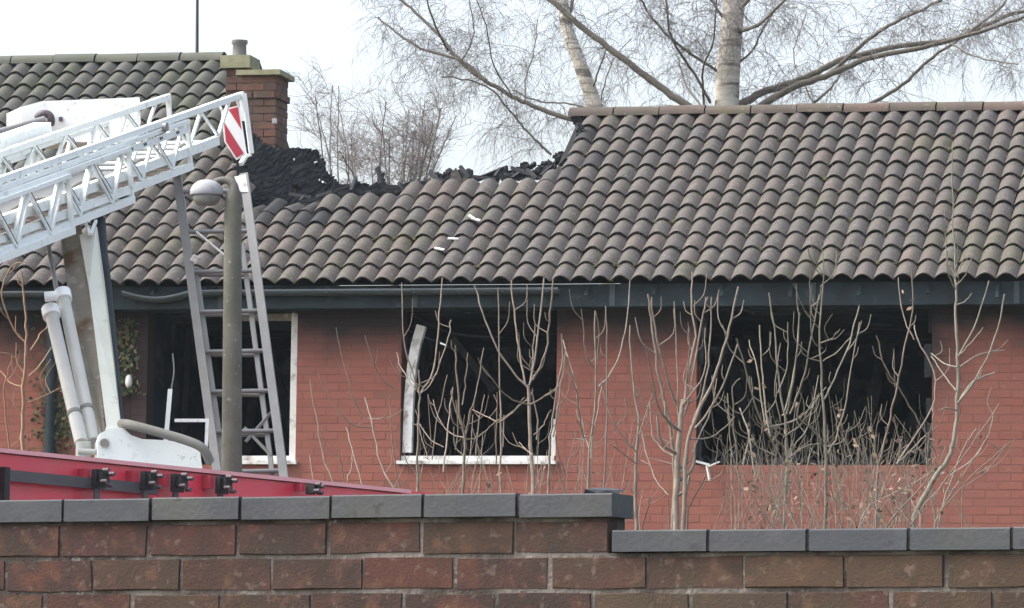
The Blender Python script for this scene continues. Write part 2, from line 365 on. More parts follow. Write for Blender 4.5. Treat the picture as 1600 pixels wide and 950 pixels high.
def tiles(u0, u1, rows, test, matf, limit, parent):
    P = {}; r = random.Random(3)
    n0, n1 = int(round(u0 / CW)), int(round(u1 / CW))
    for k in range(rows):
        for i in range(n0, n1):
            u, v = i * CW, k * GAUGE
            if not test(u + CW / 2, v + GAUGE * .6): continue
            key, tilt = matf(u + CW / 2, v + GAUGE * .5, k)
            m, d = r.choice(TILE[key])
            yaw = r.gauss(0, .012) + tilt * r.gauss(0, .12); roll_ = tilt * r.gauss(0, .14); pit = abs(tilt * r.gauss(0, .12)) * -1
            o = PE + HU * (u + r.gauss(0, .0015)) + SL * (v - .05 + r.gauss(0, .003)) + RN * (r.gauss(0, .0015) - tilt * r.uniform(0, .05))
            M4 = frame(HU, SL, RN, o) @ Matrix.Rotation(yaw, 4, 'Z') @ Matrix.Rotation(roll_, 4, 'Y') @ Matrix.Rotation(pit, 4, 'X')
            P.setdefault(key, []).append((m, d, M4))
    return P
def matf_right(u, v, k):
    x, y = proj(PE + HU * u + SL * v)
    e = edge_y(x); d = y - e if e > 0 else 200
    r = random.Random(int(u * 100) * 77 + k)
    if 380 < x < 560 and d < 16: return 'tile_soot', 1.0
    if 560 <= x < 890 and d < 10 and r.random() < .35: return 'tile_soot', .8
    if 385 < x < 560 and d < 40 and r.random() < .35: return 'tile_soot', .2
    if 380 < x < 905 and d < 14: return 'tile', .35
    if x > 880 and x < 935 and y < 290 and r.random() < .5: return 'tile_soot', 0
    return 'tile', .0
P = tiles(US, UMAX, NROW, kept, matf_right, 300, roof)
ns = len(P['tile_soot'])
add_pieces(P['tile_soot'], 90, 'tile', roof, MT['tile_soot'], size_key, 'tile')
add_pieces(P['tile'], 300 - min(ns, 90), 'tile', roof, MT['tile'], size_key, 'tiles')
P = tiles(UMIN, US, NROWL, lambda u, v: True, lambda u, v, k: ('tile_left' if v > 2.3 else 'tile', 0), 300, nroof)
def show_key(t):
    p = t[2].translation; x, y = proj(p)
    return (0 if -15 < x < 400 and y > 60 else 1, p.y)
L1, L2 = P['tile_left'], P['tile']
add_pieces(L2, 150, 'tile', nroof, MT['tile'], show_key, 'tiles')
add_pieces(L1, 150, 'tile', nroof, MT['tile_left'], show_key, 'tiles')
g = MB(); q_ = random.Random(44)
MT['moss'] = material('moss', [(.06, .062, .028), (.075, .07, .035), (.05, .05, .026)], .95)
spots = [(940, 252), (1075, 268), (1318, 262), (1322, 290), (1500, 300), (1200, 372), (1060, 340), (1340, 330), (1250, 210), (1420, 352), (980, 408), (760, 400), (1510, 225), (1110, 400), (640, 380), (1385, 395)]
for (x, y) in spots:
    for _ in range(7):
        u, v = roof_uv(x + q_.gauss(0, 16), y + q_.gauss(0, 7)); i = math.floor(u / CW)
        u = i * CW + q_.choice((-1, 1)) * abs(q_.gauss(0, .02)); v = math.floor(v / GAUGE) * GAUGE - .03 + q_.uniform(-.01, .02)
        p = PE + HU * u + SL * v + RN * .03; bm = bmesh.new(); bmesh.ops.create_icosphere(bm, subdivisions=1, radius=1); bm.verts.index_update()
        a, b, c = q_.uniform(.015, .04), q_.uniform(.02, .05), q_.uniform(.012, .022)
        g.mesh([p + HU * w_.co.x * a + SL * w_.co.y * b + RN * w_.co.z * c for w_ in bm.verts], [tuple(w_.index for w_ in f.verts) for f in bm.faces], True); bm.free()
g.build('moss', MT['moss'], roof, kind='stuff')
# ridge tiles, rear slopes and gables
def ridge(v, u0, u1, parent, mat):
    L = .45; m = MB(); n = 10
    for s_, rad in ((0, .125), (1, .118)):
        pass
    vs = []; rad = .125
    for e in (0, L - .012):
        for rr in (rad, rad - .02):
            for k in range(n + 1):
                a = math.pi * (k / n) * 1.0
                vs.append(V((e, -math.cos(a) * rr * 1.05, math.sin(a) * rr * .8)))
    k = n + 1
    fs = [(i, i + 1, 2 * k + i + 1, 2 * k + i) for i in range(n)]
    m.mesh(vs, [tuple(reversed(f)) for f in fs], True)
    m.mesh(vs, [(i, k + i, k + i + 1, i + 1) for i in range(n)] + [(2 * k + i, 2 * k + i + 1, 3 * k + i + 1, 3 * k + i) for i in range(n)] + [(0, 2 * k, 3 * k, k), (n, k + n, 3 * k + n, 2 * k + n)], False)
    d = m.data('ridge_tile', mat); i = 0; u = u0; r = random.Random(4)
    while u < u1:
        p = PE + HU * u + SL * v + RN * (-.005 + r.gauss(0, .004))
        Mx = frame(HU, HN, HZ, p) @ Matrix.Rotation(r.gauss(0, .006), 4, 'Y') @ Matrix.Rotation(r.gauss(0, .012), 4, 'Z')
        place('ridge_tile', d, Mx, parent); u += L
UR = roof_uv(897, 178)[0]
ridge(VR, UR - .02, UMAX, roof, MT['ridge'])
ridge(VL_, UMIN, US - .62, nroof, MT['ridge_left'])
def rear(v, u0, u1, drop, parent, mat):
    m = MB(); p = PE + SL * v; c = p + HN * drop * math.cos(PT) - HZ * drop * math.sin(PT)
    nn = HZ * math.cos(PT) + HN * math.sin(PT)
    m.prism([p + HU * u0, p + HU * u1, c + HU * u1, c + HU * u0], nn * -.05); m.build('rear_slope', mat, parent)
rear(VR, UR + .05, UMAX, VR, roof, MT['deck'])
rear(VL_, UMIN, US, VL_, nroof, MT['deck'])

# ------------------------------------------------------------------ walls with openings
CH, BL = .075, .225
def snap(z): return ZT - round((ZT - z) / CH) * CH
def opening(x0, y0, x1, y1):
    ym = (y0 + y1) / 2
    return [wall_uz(x0, ym)[0], wall_uz(x1, ym)[0], snap(wall_uz((x0 + x1) / 2, y1)[1]), snap(wall_uz((x0 + x1) / 2, y0)[1])]
W1 = opening(229, 484, 463, 730); W2 = opening(626, 482, 869, 731); W3 = opening(1088, 482, 1456, 728); WL0 = opening(-420, 484, -260, 730)
ZB = -PE.z
def wall_body(name, u0, u1, holes, parent, mat, th=.25):
    us = sorted({u0, u1} | {x for o in holes for x in o[:2]}); zs = sorted({ZB, ZT} | {x for o in holes for x in o[2:]})
    solid = lambda i, k: 0 <= i < len(us) - 1 and 0 <= k < len(zs) - 1 and not any(o[0] - 1e-6 <= us[i] and us[i + 1] <= o[1] + 1e-6 and o[2] - 1e-6 <= zs[k] and zs[k + 1] <= o[3] + 1e-6 for o in holes)
    m = MB(); n0, n1 = WALLN + .008, WALLN + th
    for i in range(len(us) - 1):
        for k in range(len(zs) - 1):
            if not solid(i, k): continue
            a, b, c, d = us[i], us[i + 1], zs[k], zs[k + 1]
            m.face([h(a, n0, c), h(b, n0, c), h(b, n0, d), h(a, n0, d)]); m.face([h(b, n1, c), h(a, n1, c), h(a, n1, d), h(b, n1, d)])
            if not solid(i - 1, k): m.face([h(a, n1, c), h(a, n0, c), h(a, n0, d), h(a, n1, d)])
            if not solid(i + 1, k): m.face([h(b, n0, c), h(b, n1, c), h(b, n1, d), h(b, n0, d)])
            if not solid(i, k - 1): m.face([h(a, n1, c), h(b, n1, c), h(b, n0, c), h(a, n0, c)])
            if not solid(i, k + 1): m.face([h(a, n0, d), h(b, n0, d), h(b, n1, d), h(a, n1, d)])
    return m.build(name, mat, parent)
def courses(u0, u1, holes, rows, BRS):
    r = random.Random(9); out = []
    for k in range(rows):
        z0, z1 = ZT - (k + 1) * CH, ZT - k * CH; iv = [(u0, u1)]
        for o in holes:
            if o[2] < z1 - .01 and o[3] > z0 + .01:
                nv = []
                for a, b in iv:
                    if o[0] > a: nv.append((a, min(b, o[0])))
                    if o[1] < b: nv.append((max(a, o[1]), b))
                iv = [q for q in nv if q[1] - q[0] > .03]
        for a, b in iv:
            i = math.floor((a - (k % 2) * BL / 2) / BL)
            while True:
                s0 = i * BL + (k % 2) * BL / 2; s1 = s0 + BL
                if s0 >= b: break
                c0, c1 = max(s0 + .005, a + .001), min(s1 - .005, b - .001)
                if c1 - c0 > .02:
                    m, d = r.choice(BRS)
                    M4 = frame(HU, HN, HZ, h((c0 + c1) / 2, WALLN + .0062 + r.gauss(0, .0008), (z0 + z1) / 2)) @ Matrix.Diagonal((c1 - c0, .02, CH - .010, 1))
                    out.append((m, d, M4))
                i += 1
    return out
wall = wall_body('wall', US, UMAX, [W1, W2, W3], house, MT['mortar'])
rows = int((ZT - wall_uz(1400, 830)[1]) / CH) + 4
add_pieces(courses(US, UMAX, [W1, W2, W3], rows, BR), 300, 'brick', wall, MT['brick'], size_key, 'bricks')
nwall = wall_body('wall', UMIN, US - .004, [WL0], nhouse, MT['mortar'])
add_pieces(courses(UMIN, US - .02, [WL0], rows, BR), 160, 'brick', nwall, MT['brick'], size_key, 'bricks')
# rooms behind the openings, blackened
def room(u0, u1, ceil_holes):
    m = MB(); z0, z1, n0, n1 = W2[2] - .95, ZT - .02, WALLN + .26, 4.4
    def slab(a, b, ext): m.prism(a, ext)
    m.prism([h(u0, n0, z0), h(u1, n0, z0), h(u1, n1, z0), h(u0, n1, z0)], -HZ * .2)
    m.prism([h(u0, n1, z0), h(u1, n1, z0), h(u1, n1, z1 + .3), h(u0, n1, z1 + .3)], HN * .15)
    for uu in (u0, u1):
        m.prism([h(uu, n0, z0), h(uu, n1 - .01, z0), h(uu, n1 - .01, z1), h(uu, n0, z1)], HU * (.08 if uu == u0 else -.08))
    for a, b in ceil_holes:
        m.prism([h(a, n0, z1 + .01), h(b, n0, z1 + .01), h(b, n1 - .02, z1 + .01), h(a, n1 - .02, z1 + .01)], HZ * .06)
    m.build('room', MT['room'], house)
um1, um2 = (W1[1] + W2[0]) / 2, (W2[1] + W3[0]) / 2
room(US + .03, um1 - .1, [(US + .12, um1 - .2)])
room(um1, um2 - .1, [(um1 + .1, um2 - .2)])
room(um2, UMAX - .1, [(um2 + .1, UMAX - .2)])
# fallen charred timbers inside the rooms
r = random.Random(21)
for (o, n) in ((W1, 6), (W2, 7), (W3, 10)):
    for i in range(n):
        m = MB(); u = r.uniform(o[0] - .1, o[1] + .1); n_ = r.uniform(.9, 3.6)
        m.bar(h(u, n_, o[2] - .9), h(u + r.uniform(-.8, .8), n_ + r.uniform(-.4, .6), o[3] + r.uniform(-.5, .1)), .05, .09); m.build('charred_timber', MT['char'], house)
# window remains
def bx(m, u0, u1, n0, n1, z0, z1):
    m.box(h((u0 + u1) / 2, (n0 + n1) / 2, (z0 + z1) / 2), (HU, HN, HZ), (u1 - u0, n1 - n0, z1 - z0))
f1 = MB(); nf = WALLN + .05
bx(f1, W1[1] - .07, W1[1] - .002, nf, nf + .07, W1[2] + .002, W1[3] - .02)
fr1 = f1.build('window_frame', MT['upvc'], house, label='soot stained white frame with its glass gone')
m = MB(); bx(m, W1[0] + .75, W1[1] - .072, nf, nf + .07, W1[2] + .002, W1[2] + .085); m.build('bottom_rail', MT['upvc'], fr1)
m = MB(); bx(m, W1[0] + .7, W1[1] - .072, nf + .01, nf + .07, W1[3] - .09, W1[3] - .025); m.build('top_rail', MT['grime'], fr1)
m = MB(); bx(m, W1[0] + .7, W1[1] + .02, WALLN - .05, nf - .002, W1[2] + .002, W1[2] + .035); m.build('sill', MT['upvc'], fr1)
f2 = MB(); bx(f2, W2[0] + .002, W2[1] - .02, nf, nf + .07, W2[2] + .002, W2[2] + .085)
fr2 = f2.build('window_frame', MT['upvc'], house, label='white frame warped by the heat')
m = MB()                                                     # left jamb buckled inward by the heat
def wp(px, py, n=nf + .03): 
    u, z = wall_uz(px, py); return h(u, n, z)
c = smooth([wp(634, 706), wp(635, 670), wp(637, 620), wp(641, 575), wp(647, 540), wp(656, 508)], 5)
for a, b in zip(c, c[1:]):
    t = (b - a).normalized(); m.box((a + b) / 2, (t, HN, t.cross(HN)), ((b - a).length + .004, .07, .085))
m.build('warped_jamb', MT['upvc'], fr2)
m = MB(); bx(m, W2[1] - .05, W2[1] - .002, nf + .002, nf + .06, W2[2] + .087, W2[2] + .42); m.build('jamb_stub', MT['upvc'], fr2)
m = MB(); bx(m, W2[0] - .02, W2[1] + .02, WALLN - .05, nf - .002, W2[2] + .004, W2[2] + .034); m.build('sill', MT['upvc'], fr2)
m = MB(); m.bar(wp(664, 512, 1.5), wp(722, 592, 1.7), .02, .06); m.build('fallen_strip', MT['gutter'], house)
m = MB(); m.tube(smooth([wp(632, 486, .7), wp(670, 508, .8), wp(710, 516, .9), wp(765, 519, .9)], 4), .009, 5); m.build('hanging_cable', MT['gutter'], house)
m = MB(); m.tube(smooth([wp(1060, 474, .5), wp(1110, 478, .45), wp(1150, 482, .4), wp(1178, 490, .35)], 4), .008, 5); m.build('hanging_cable', MT['gutter'], house)
r = random.Random(15)
for uu, sg in ((W3[0], 1), (W3[1], -1)):                      # burnt stubs of the frame along the wide opening
    z = W3[2]
    while z < W3[3] - .1:
        L = r.uniform(.12, .4); m = MB(); a = uu + sg * r.uniform(.005, .02); bx(m, min(a, a + sg * r.uniform(.03, .07)), max(a, a + sg * r.uniform(.03, .07)), nf, nf + .06, z, min(z + L, W3[3] - .02)); m.build('frame_stub', MT['char'], house); z += L + r.uniform(0, .2)
# debris on the wide sill
r = random.Random(5)
for i in range(34):
    px = r.uniform(1094, 1450); u, z = wall_uz(px, 727); m = MB()
    a = h(u, WALLN + r.uniform(.03, .2), W3[2] + .012)
    m.bar(a, a + HU * r.uniform(-.12, .12) + HZ * r.uniform(.02, .14) + HN * .02, r.uniform(.015, .04), r.uniform(.015, .05)); m.build('charred_debris', MT['char'], house)
m = MB(); u, z = wall_uz(1088, 726); v_, _ = wall_uz(1125, 726)
m.bar(h(u - .0, WALLN - .02, W3[2] + .03), h(v_ - .1, WALLN + .01, W3[2] - .0), .03, .02); m.build('broken_sill_strip', MT['upvc'], house)
# fascia, soffit, gutter
def run(name, u0, u1, n0, n1, z0, z1, mat, parent):
    m = MB(); bx(m, u0, u1, n0, n1, z0, z1); return m.build(name, mat, parent)
zf1 = wall_uz(900, 449)[1] - .0; 
ug = roof_uv(872, 445)[0]
run('fascia', US + .002, UMAX, .06, .085, -.22, -.015, MT['fascia'], house)
run('soffit', US + .002, UMAX, .087, WALLN + .2, -.215, -.203, MT['fascia'], house)
run('fascia', UMIN, US - .002, .06, .085, -.22, -.015, MT['fascia'], nhouse)
run('soffit', UMIN, US - .002, .087, WALLN + .2, -.215, -.203, MT['fascia'], nhouse)
def gutter(u0, u1, sag, parent):
    m = MB(); n = 8; K = 14; vs = []
    for i in range(K + 1):
        u = u0 + (u1 - u0) * i / K; dz = -sag * math.sin(math.pi * i / K)
        for rr in (.056, .051):
            for k in range(n + 1):
                a = math.pi * k / n; vs.append(h(u, .0 - math.cos(a) * rr, -.055 - math.sin(a) * rr + dz))
    q = 2 * (n + 1)
    fs = []
    for i in range(K):
        for k in range(n):
            fs.append((i * q + k, (i + 1) * q + k, (i + 1) * q + k + 1, i * q + k + 1))
            b = n + 1; fs.append((i * q + b + k + 1, (i + 1) * q + b + k + 1, (i + 1) * q + b + k, i * q + b + k))
        fs.append((i * q, i * q + n + 1, (i + 1) * q + n + 1, (i + 1) * q)); fs.append((i * q + n, (i + 1) * q + n, (i + 1) * q + 2 * n + 1, i * q + 2 * n + 1))
    m.mesh(vs, fs, True); return m.build('gutter', MT['gutter'], parent)
ul = roof_uv(300, 445)[0]
gutter(US + .01, ul, .06, house)
gt = gutter(ul + .01, ug, .0, house)
for i in range(9):
    u = ug + .25 + i * .62; m = MB(); m.bar(h(u, .056, -.03), h(u, -.01 - rnd.random() * .05, -.12 - rnd.random() * .06), .03, .012); m.build('gutter_bracket', MT['fascia'], house)
for i in range(5):
    u = US + .9 + i * 1.83; m = MB(); bx(m, u, u + .05, .052, .0585, -.218, -.018); m.build('fascia_joint', MT['gutter'], house)
gutter(UMIN, US - .12, 0, nhouse)
for i in range(10):
    u = US + .3 + i * (ug - US - .4) / 9; m = MB()
    m.bar(h(u, .045, -.03), h(u, -.06, -.10), .03, .012); m.build('gutter_bracket', MT['fascia'], gt)
m = MB(); uu = wall_uz(172, 480)[0]
m.tube(smooth([h(uu, .0, -.11), h(uu, .02, -.2), h(uu + .05, .24, -.42), h(uu + .05, WALLN - .06, -.55)], 3) + [h(uu + .05, WALLN - .06, ZB + .05)], .036, 8)
m.build('downpipe', MT['fascia'], nhouse)
m = MB(); ux = wall_uz(84, 580)[0]; m.tube([h(ux, WALLN - .07, -.22), h(ux, WALLN - .07, ZB + .05)], .052, 10); dpp = m.build('downpipe', MT['fascia'], nhouse)
for zz in (-.6, -1.5, -2.6):
    m = MB(); m.tube([h(ux, WALLN - .07, zz), h(ux, WALLN - .07, zz - .05)], .062, 10); m.build('pipe_clip', MT['fascia'], dpp)
# party wall and torn, charred roof remains
pw = MB(); up_ = US + .02
def side_pt(px, py, u):                                     # pixel on the plane u = const
    return on_plane(px, py, PE + HU * u, HU)
tri = [h(US + .0, WALLN + .26, ZT - .6), h(US + .0, WALLN + .26, (WALLN + .2) * math.tan(PT) - .1), PE + HU * US + SL * (VR - .1) - RN * .06, h(US, VR * math.cos(PT) * 2 - .6, .2), h(US, VR * math.cos(PT) * 2 - .6, ZT - .6)]
pw.prism(tri, HU * .1); pw.build('party_wall', MT['char'], house)
def in_poly(x, y, P):
    c = False; j = len(P) - 1
    for i in range(len(P)):
        if (P[i][1] > y) != (P[j][1] > y) and x < (P[j][0] - P[i][0]) * (y - P[i][1]) / (P[j][1] - P[i][1]) + P[i][0]: c = not c
        j = i
    return c
def charred_sheet(poly, holes, P0, n, th, seed, name='charred_roof_sheet', step=4.0, mat='char'):
    r = random.Random(seed); xs = [p[0] for p in poly]; ys = [p[1] for p in poly]
    x0, y0 = min(xs) - 4, min(ys) - 4; nx, ny = int((max(xs) - x0) / step) + 2, int((max(ys) - y0) / step) + 2
    J = {}; D = {}
    def pt(i, k):
        if (i, k) not in J:
            J[i, k] = (x0 + i * step + r.uniform(-1.6, 1.6), y0 + k * step + r.uniform(-1.6, 1.6)); D[i, k] = r.uniform(-.008, .008)
        return J[i, k]
    cells = set()
    for i in range(nx):
        for k in range(ny):
            x, y = x0 + (i + .5) * step, y0 + (k + .5) * step
            if in_poly(x + r.uniform(-1, 1), y + r.uniform(-1, 1), poly) and not any(in_poly(x, y, q) for q in holes): cells.add((i, k))
    m = MB()
    def w3(i, k, b):
        x, y = pt(i, k); return on_plane(x, y, P0, n) + n * (D[i, k] + (th if b else 0))
    for (i, k) in cells:
        c = [(i, k), (i + 1, k), (i + 1, k + 1), (i, k + 1)]
        m.face([w3(*q, 0) for q in reversed(c)]); m.face([w3(*q, 1) for q in c])
        for a, b, nb in ((c[0], c[1], (i, k - 1)), (c[1], c[2], (i + 1, k)), (c[2], c[3], (i, k + 1)), (c[3], c[0], (i - 1, k))):
            if nb not in cells: m.face([w3(*a, 0), w3(*b, 0), w3(*b, 1), w3(*a, 1)])
    return m.build(name, MT[mat], house)
back = HN * 1 + HU * 0
charred_sheet([(366, 175), (385, 190), (398, 208), (415, 226), (440, 232), (470, 230), (497, 236), (503, 246), (511, 252), (509, 262), (520, 274), (526, 284), (545, 290), (560, 284), (578, 290), (592, 294), (600, 300), (612, 318), (600, 330), (370, 330)],
              [[(457, 285), (470, 292), (473, 300), (464, 299), (455, 292)], [(500, 280), (512, 284), (510, 288), (498, 284)], [(492, 250), (498, 250), (498, 256), (492, 256)], [(460, 247), (464, 247), (464, 251), (460, 251)]],
              h(US, 1.75, 0), (HN * .9 - HU * .44).normalized(), .06, 1)
# charred lumps along the edge of the hole: battens, rafters ends and broken tiles
def lump(poly, n_, seed, mat='char', th=.06):
    return charred_sheet(poly, [], h(0, n_, 0), HN, th, seed, 'charred_batten', 3.0, mat)
lump([(592, 270), (597, 268), (602, 296), (588, 296)], 2.6, 2)
lump([(596, 292), (640, 296), (668, 290), (680, 282), (694, 284), (700, 300), (640, 308), (600, 306)], 2.5, 3)
lump([(676, 268), (690, 272), (700, 264), (720, 268), (735, 264), (740, 274), (730, 286), (700, 290), (684, 282)], 2.6, 4)
lump([(768, 272), (785, 264), (800, 266), (815, 254), (824, 252), (824, 270), (835, 268), (830, 280), (770, 284)], 2.65, 6)
lump([(826, 272), (842, 256), (858, 250), (868, 256), (864, 268), (850, 274), (836, 280)], 2.7, 7)
lump([(862, 244), (876, 236), (893, 234), (888, 246), (878, 252), (866, 252)], 2.75, 8)
lump([(886, 252), (894, 232), (902, 205), (906, 190), (912, 196), (902, 230), (892, 256)], 2.85, 9)
lump([(890, 182), (906, 180), (912, 196), (904, 204), (896, 192)], 3.3, 10)
lump([(872, 274), (880, 262), (884, 268), (878, 278)], 2.6, 11)
for poly in ([(705, 270), (712, 262), (722, 282), (712, 292), (702, 290)], [(712, 290), (726, 276), (740, 287), (724, 294)], [(690, 294), (702, 286), (712, 292), (700, 300)]):
    m = MB(); m.prism([on_plane(x, y, h(0, 2.3, 0), HN) for x, y in poly], HN * .03); m.build('broken_tile', MT['tile'], house)
m = MB(); m.bar(wp(1106, 728, WALLN - .05), wp(1111, 752, WALLN - .06), .03, .015); m.build('broken_sill_strip', MT['upvc'], house)
m = MB(); m.bar(wp(1106, 730, WALLN - .04), wp(1126, 722, WALLN - .05), .03, .012); m.build('broken_sill_strip', MT['upvc'], house)
for (xa, ya, xb, yb, na, nb) in ((548, 300, 556, 279, 2.2, 2.6), (600, 300, 590, 262, 2.5, 2.6), (655, 300, 700, 272, 2.2, 3.0), (620, 300, 668, 284, 2.4, 2.5), (742, 282, 792, 262, 2.4, 2.9), (800, 280, 836, 256, 2.4, 2.9), (690, 290, 672, 268, 2.4, 2.6), (846, 276, 884, 240, 2.5, 3.0), (530, 302, 640, 294, 2.3, 2.4)):
    m = MB(); m.bar(on_plane(xa, ya, h(0, na, 0), HN), on_plane(xb, yb, h(0, nb, 0), HN), .03, .045); m.build('charred_rafter', MT['char'], house)
for i in range(26):                                          # ragged batten stubs
    px = r.uniform(400, 880); py = edge_y(px) + r.uniform(-4, 6); u, v = roof_uv(px, py)
    m = MB(); a = PE + HU * u + SL * v + RN * .0
    m.bar(a, a + HU * r.uniform(-.25, .25) + SL * r.uniform(-.02, .16) + RN * r.uniform(-.03, .08), .03, .03); m.build('batten_stub', MT['char'], house)
for (x, y, a) in ((745, 356, .5), (709, 386, .2), (738, 352, .9), (688, 402, .4)):     # pale chips lying on the tiles
    u, v = roof_uv(x, y); c = PE + HU * u + SL * v + RN * .085; m = MB(); d = HU * math.cos(a) - SL * math.sin(a)
    m.bar(c - d * .05, c + d * .05, .025, .012, RN); m.build('pale_chip', MT['upvc'], house)

# ------------------------------------------------------------------ chimney on the neighbouring house
def stack(name, px0, px1, ytop, ybot, Y, depth, cap):
    pc = at((px0 + px1) / 2, ytop, Y); w_ = (px1 - px0) / F * Y; zt = pc.z; zb = at(px0, ybot, Y).z
    def q(u, n, z): return pc + HU * u + HN * n + HZ * (z - zt)
    m = MB(); m.box(q(0, depth / 2, (zt + zb) / 2), (HU, HN, HZ), (w_ - .012, depth - .012, zt - zb)); st = m.build(name, MT['fmortar'], nhouse)
    r = random.Random(2); nr = int((zt - zb) / CH); out = []
    for k in range(nr):
        z = zt - (k + .5) * CH; grow = .02 if 2 <= k < 3 else (.0)
        for face in (0, 1):
            wd = w_ if face == 0 else depth; s = -wd / 2 + (0 if k % 2 else -.1125); 
            while s < wd / 2:
                c0, c1 = max(s + .005, -wd / 2 + .0), min(s + .225 - .005, wd / 2 - .0)
                if c1 - c0 > .03:
                    mm, d = r.choice(CB)
                    if face == 0: M4 = frame(HU, HN, HZ, q((c0 + c1) / 2, -grow - .001, z))
                    else: M4 = frame(HN, -HU, HZ, q(w_ / 2 + grow + .001, depth / 2 + (c0 + c1) / 2, z))
                    out.append((mm, d, M4 @ Matrix.Diagonal((c1 - c0, .05, CH - .01, 1))))
                s += .225
    add_pieces(out, 200, 'brick', st, MT['chbrick'], lambda t: t[2].translation.y, 'bricks')
    m = MB(); e = .05; m.box(q(0, depth / 2, zt + cap / 2 + .002), (HU, HN, HZ), (w_ + 2 * e, depth + 2 * e, cap)); m.build('chimney_cap', MT['cap'], st)
    return q, st, zt, w_, depth
q, st, zt, w_, dp = stack('chimney', 377, 433, 118, 340, 49.1, .46, .05)
q2, st2, zt2, w2_, dp2 = stack('chimney', 353, 385, 107, 300, 49.95, .30, .125)
m = MB(); zz = zt2 + .135
m.tube([q2(-.01, .15, zz), q2(-.01, .15, zz + .12), q2(-.01, .15, zz + .13), q2(-.01, .15, zz + .165)], [.072, .066, .08, .08], 12); m.build('chimney_pot', MT['pot'], st2)
m = MB(); c = on_plane(429, 189, q(0, -.02, zt), HN); m.box(c, (HU, HN, HZ), (.045, .02, .05)); m.build('wall_plate', MT['lampg'], st)
# mast
m = MB(); b_ = PE + SL * VL_; pm = on_plane(308, 92, b_, HN); t_ = on_plane(308.5, -40, b_, HN)
m.tube([pm - HZ * .1, t_], [.018, .014], 8)
m.build('aerial_mast', MT['gutter'], None, label='thin grey aerial mast standing on the left roof ridge', category='mast')

# ------------------------------------------------------------------ boundary wall in front
TW = R(26); BU, BN = V((math.cos(TW), -math.sin(TW), 0)), V((math.sin(TW), math.cos(TW), 0))
PB = at(952, 866, 10.7)                                      # bottom of course 1 at the end of the raised part
def bw(s, n, z): return PB + BU * s + BN * n + HZ * z
def bsz(px, py):
    p = on_plane(px, py, PB, BN) - PB; return p.dot(BU), p.z
bwall = thing('boundary_wall', 'dark brown brick boundary wall in the foreground, stepped down on the right', 'wall', (PB.x, PB.y, 0))
BTH = .085; FC = .0752; FL = .2225
s_l, s_r = bsz(-90, 900)[0], bsz(1700, 900)[0]
m = MB()
zt_up = bsz(952, 807)[1] + .0015; zt_lo = bsz(1000, 865)[1] + .0015
m.prism([bw(s_l, .0025, -PB.z), bw(s_r, .0025, -PB.z), bw(s_r, .0025, zt_lo), bw(-.004, .0025, zt_lo), bw(-.004, .0025, zt_up), bw(s_l, .0025, zt_up)], BN * (BTH - .0025))
core = m.build('mortar_core', MT['fmortar'], bwall)
r = random.Random(31)
def fbrick(s0, s1, z0, z1):
    px, py = proj(bw((s0 + s1) / 2, 0, z0))
    mm, d = r.choice(FBR if px > 985 or (px > 900 and r.random() < .3) else FB)
    M4 = frame(BU, BN, HZ, bw((s0 + s1) / 2, r.gauss(-.001, .0012), (z0 + z1) / 2 + r.gauss(0, .0006))) @ Matrix.Rotation(r.gauss(0, .004), 4, 'Y') @ Matrix.Diagonal((s1 - s0, .04, z1 - z0, 1))
    place('brick', d, M4, core)
J1 = [190, 330, 475, 632, 790]; J2 = [120, 250, 395, 548, 712, 870]
for k in range(0, 6):
    z1 = (0 if k else zt_up) - (FC * (k - 1) if k else 0); z0 = z1 - FC if k else 0
    if k == 0: z1, z0 = bsz(952, 812)[1], .004
    else: z1, z0 = z1 - .0042, z0 + .0036
    s = bsz(632 if k % 2 == 0 else 712, 840)[0] - FL * 12
    end = -.002 if k == 0 else s_r
    if k == 0: s = end + .005 - FL * 8
    while s < end:
        a, b = s + .0038 + r.gauss(0, .0012), min(s + FL - .0038 + r.gauss(0, .0012), end)
        if b > s_l and b - a > .03: fbrick(max(a, s_l), b, z0, z1)
        s += FL
# coping courses
def coping(s0, s1, z0, z1, off, end_over):
    s = s1; hgt = z1 - z0
    while s > s0:
        a = s - FL; m = MB(); n0, n1 = -.012, BTH + .012; e = .003
        pr = [(n0, z0), (n0, z1 - e), (n0 + e, z1), (n1 - e, z1), (n1, z1 - e), (n1, z0)]
        dz = r.gauss(0, .0008); dn = r.gauss(0, .0012)
        m.prism([bw(a + .004, n + dn, z + dz) for n, z in pr], BU * (FL - .008)); m.build('coping_brick', MT['coping'], bwall); s -= FL
    m = MB(); m.prism([bw(s0, -.004, z0 + .002), bw(s1 - .006, -.004, z0 + .002), bw(s1 - .006, -.004, z1 - .006), bw(s0, -.004, z1 - .006)], BN * (BTH + .008)); m.build('coping_joint', MT['fmortar'], bwall)
zc0, zc1 = bsz(952, 807)[1] + .002, bsz(955, 769)[1]
coping(s_l, bsz(962, 790)[0], zc0, zc1, 0, 0)
zd0, zd1 = bsz(1000, 865)[1] + .003, bsz(1000, 829)[1]
s = bsz(957, 845)[0]; nlo = 8
coping(s + .001, s + nlo * FL, zd0, zd1, 0, 0)
def pebble(c, sz, seed):
    r2 = random.Random(seed); bm = bmesh.new(); bmesh.ops.create_icosphere(bm, subdivisions=1, radius=1)
    vs = [V((v.co.x * sz[0], v.co.y * sz[1], v.co.z * sz[2])) * r2.uniform(.75, 1.2) + c for v in bm.verts]; bm.verts.index_update()
    return vs, [tuple(v.index for v in f.verts) for f in bm.faces]
sc, _ = bsz(915, 765); m = MB(); vs, fs = pebble(bw(sc, .085, zc1 + .006), (.045, .02, .010), 3); m.mesh(vs, fs); 
m.build('stone_fragment', MT['coping'], None, label='flat grey stone fragment lying on the raised wall coping', category='stone')

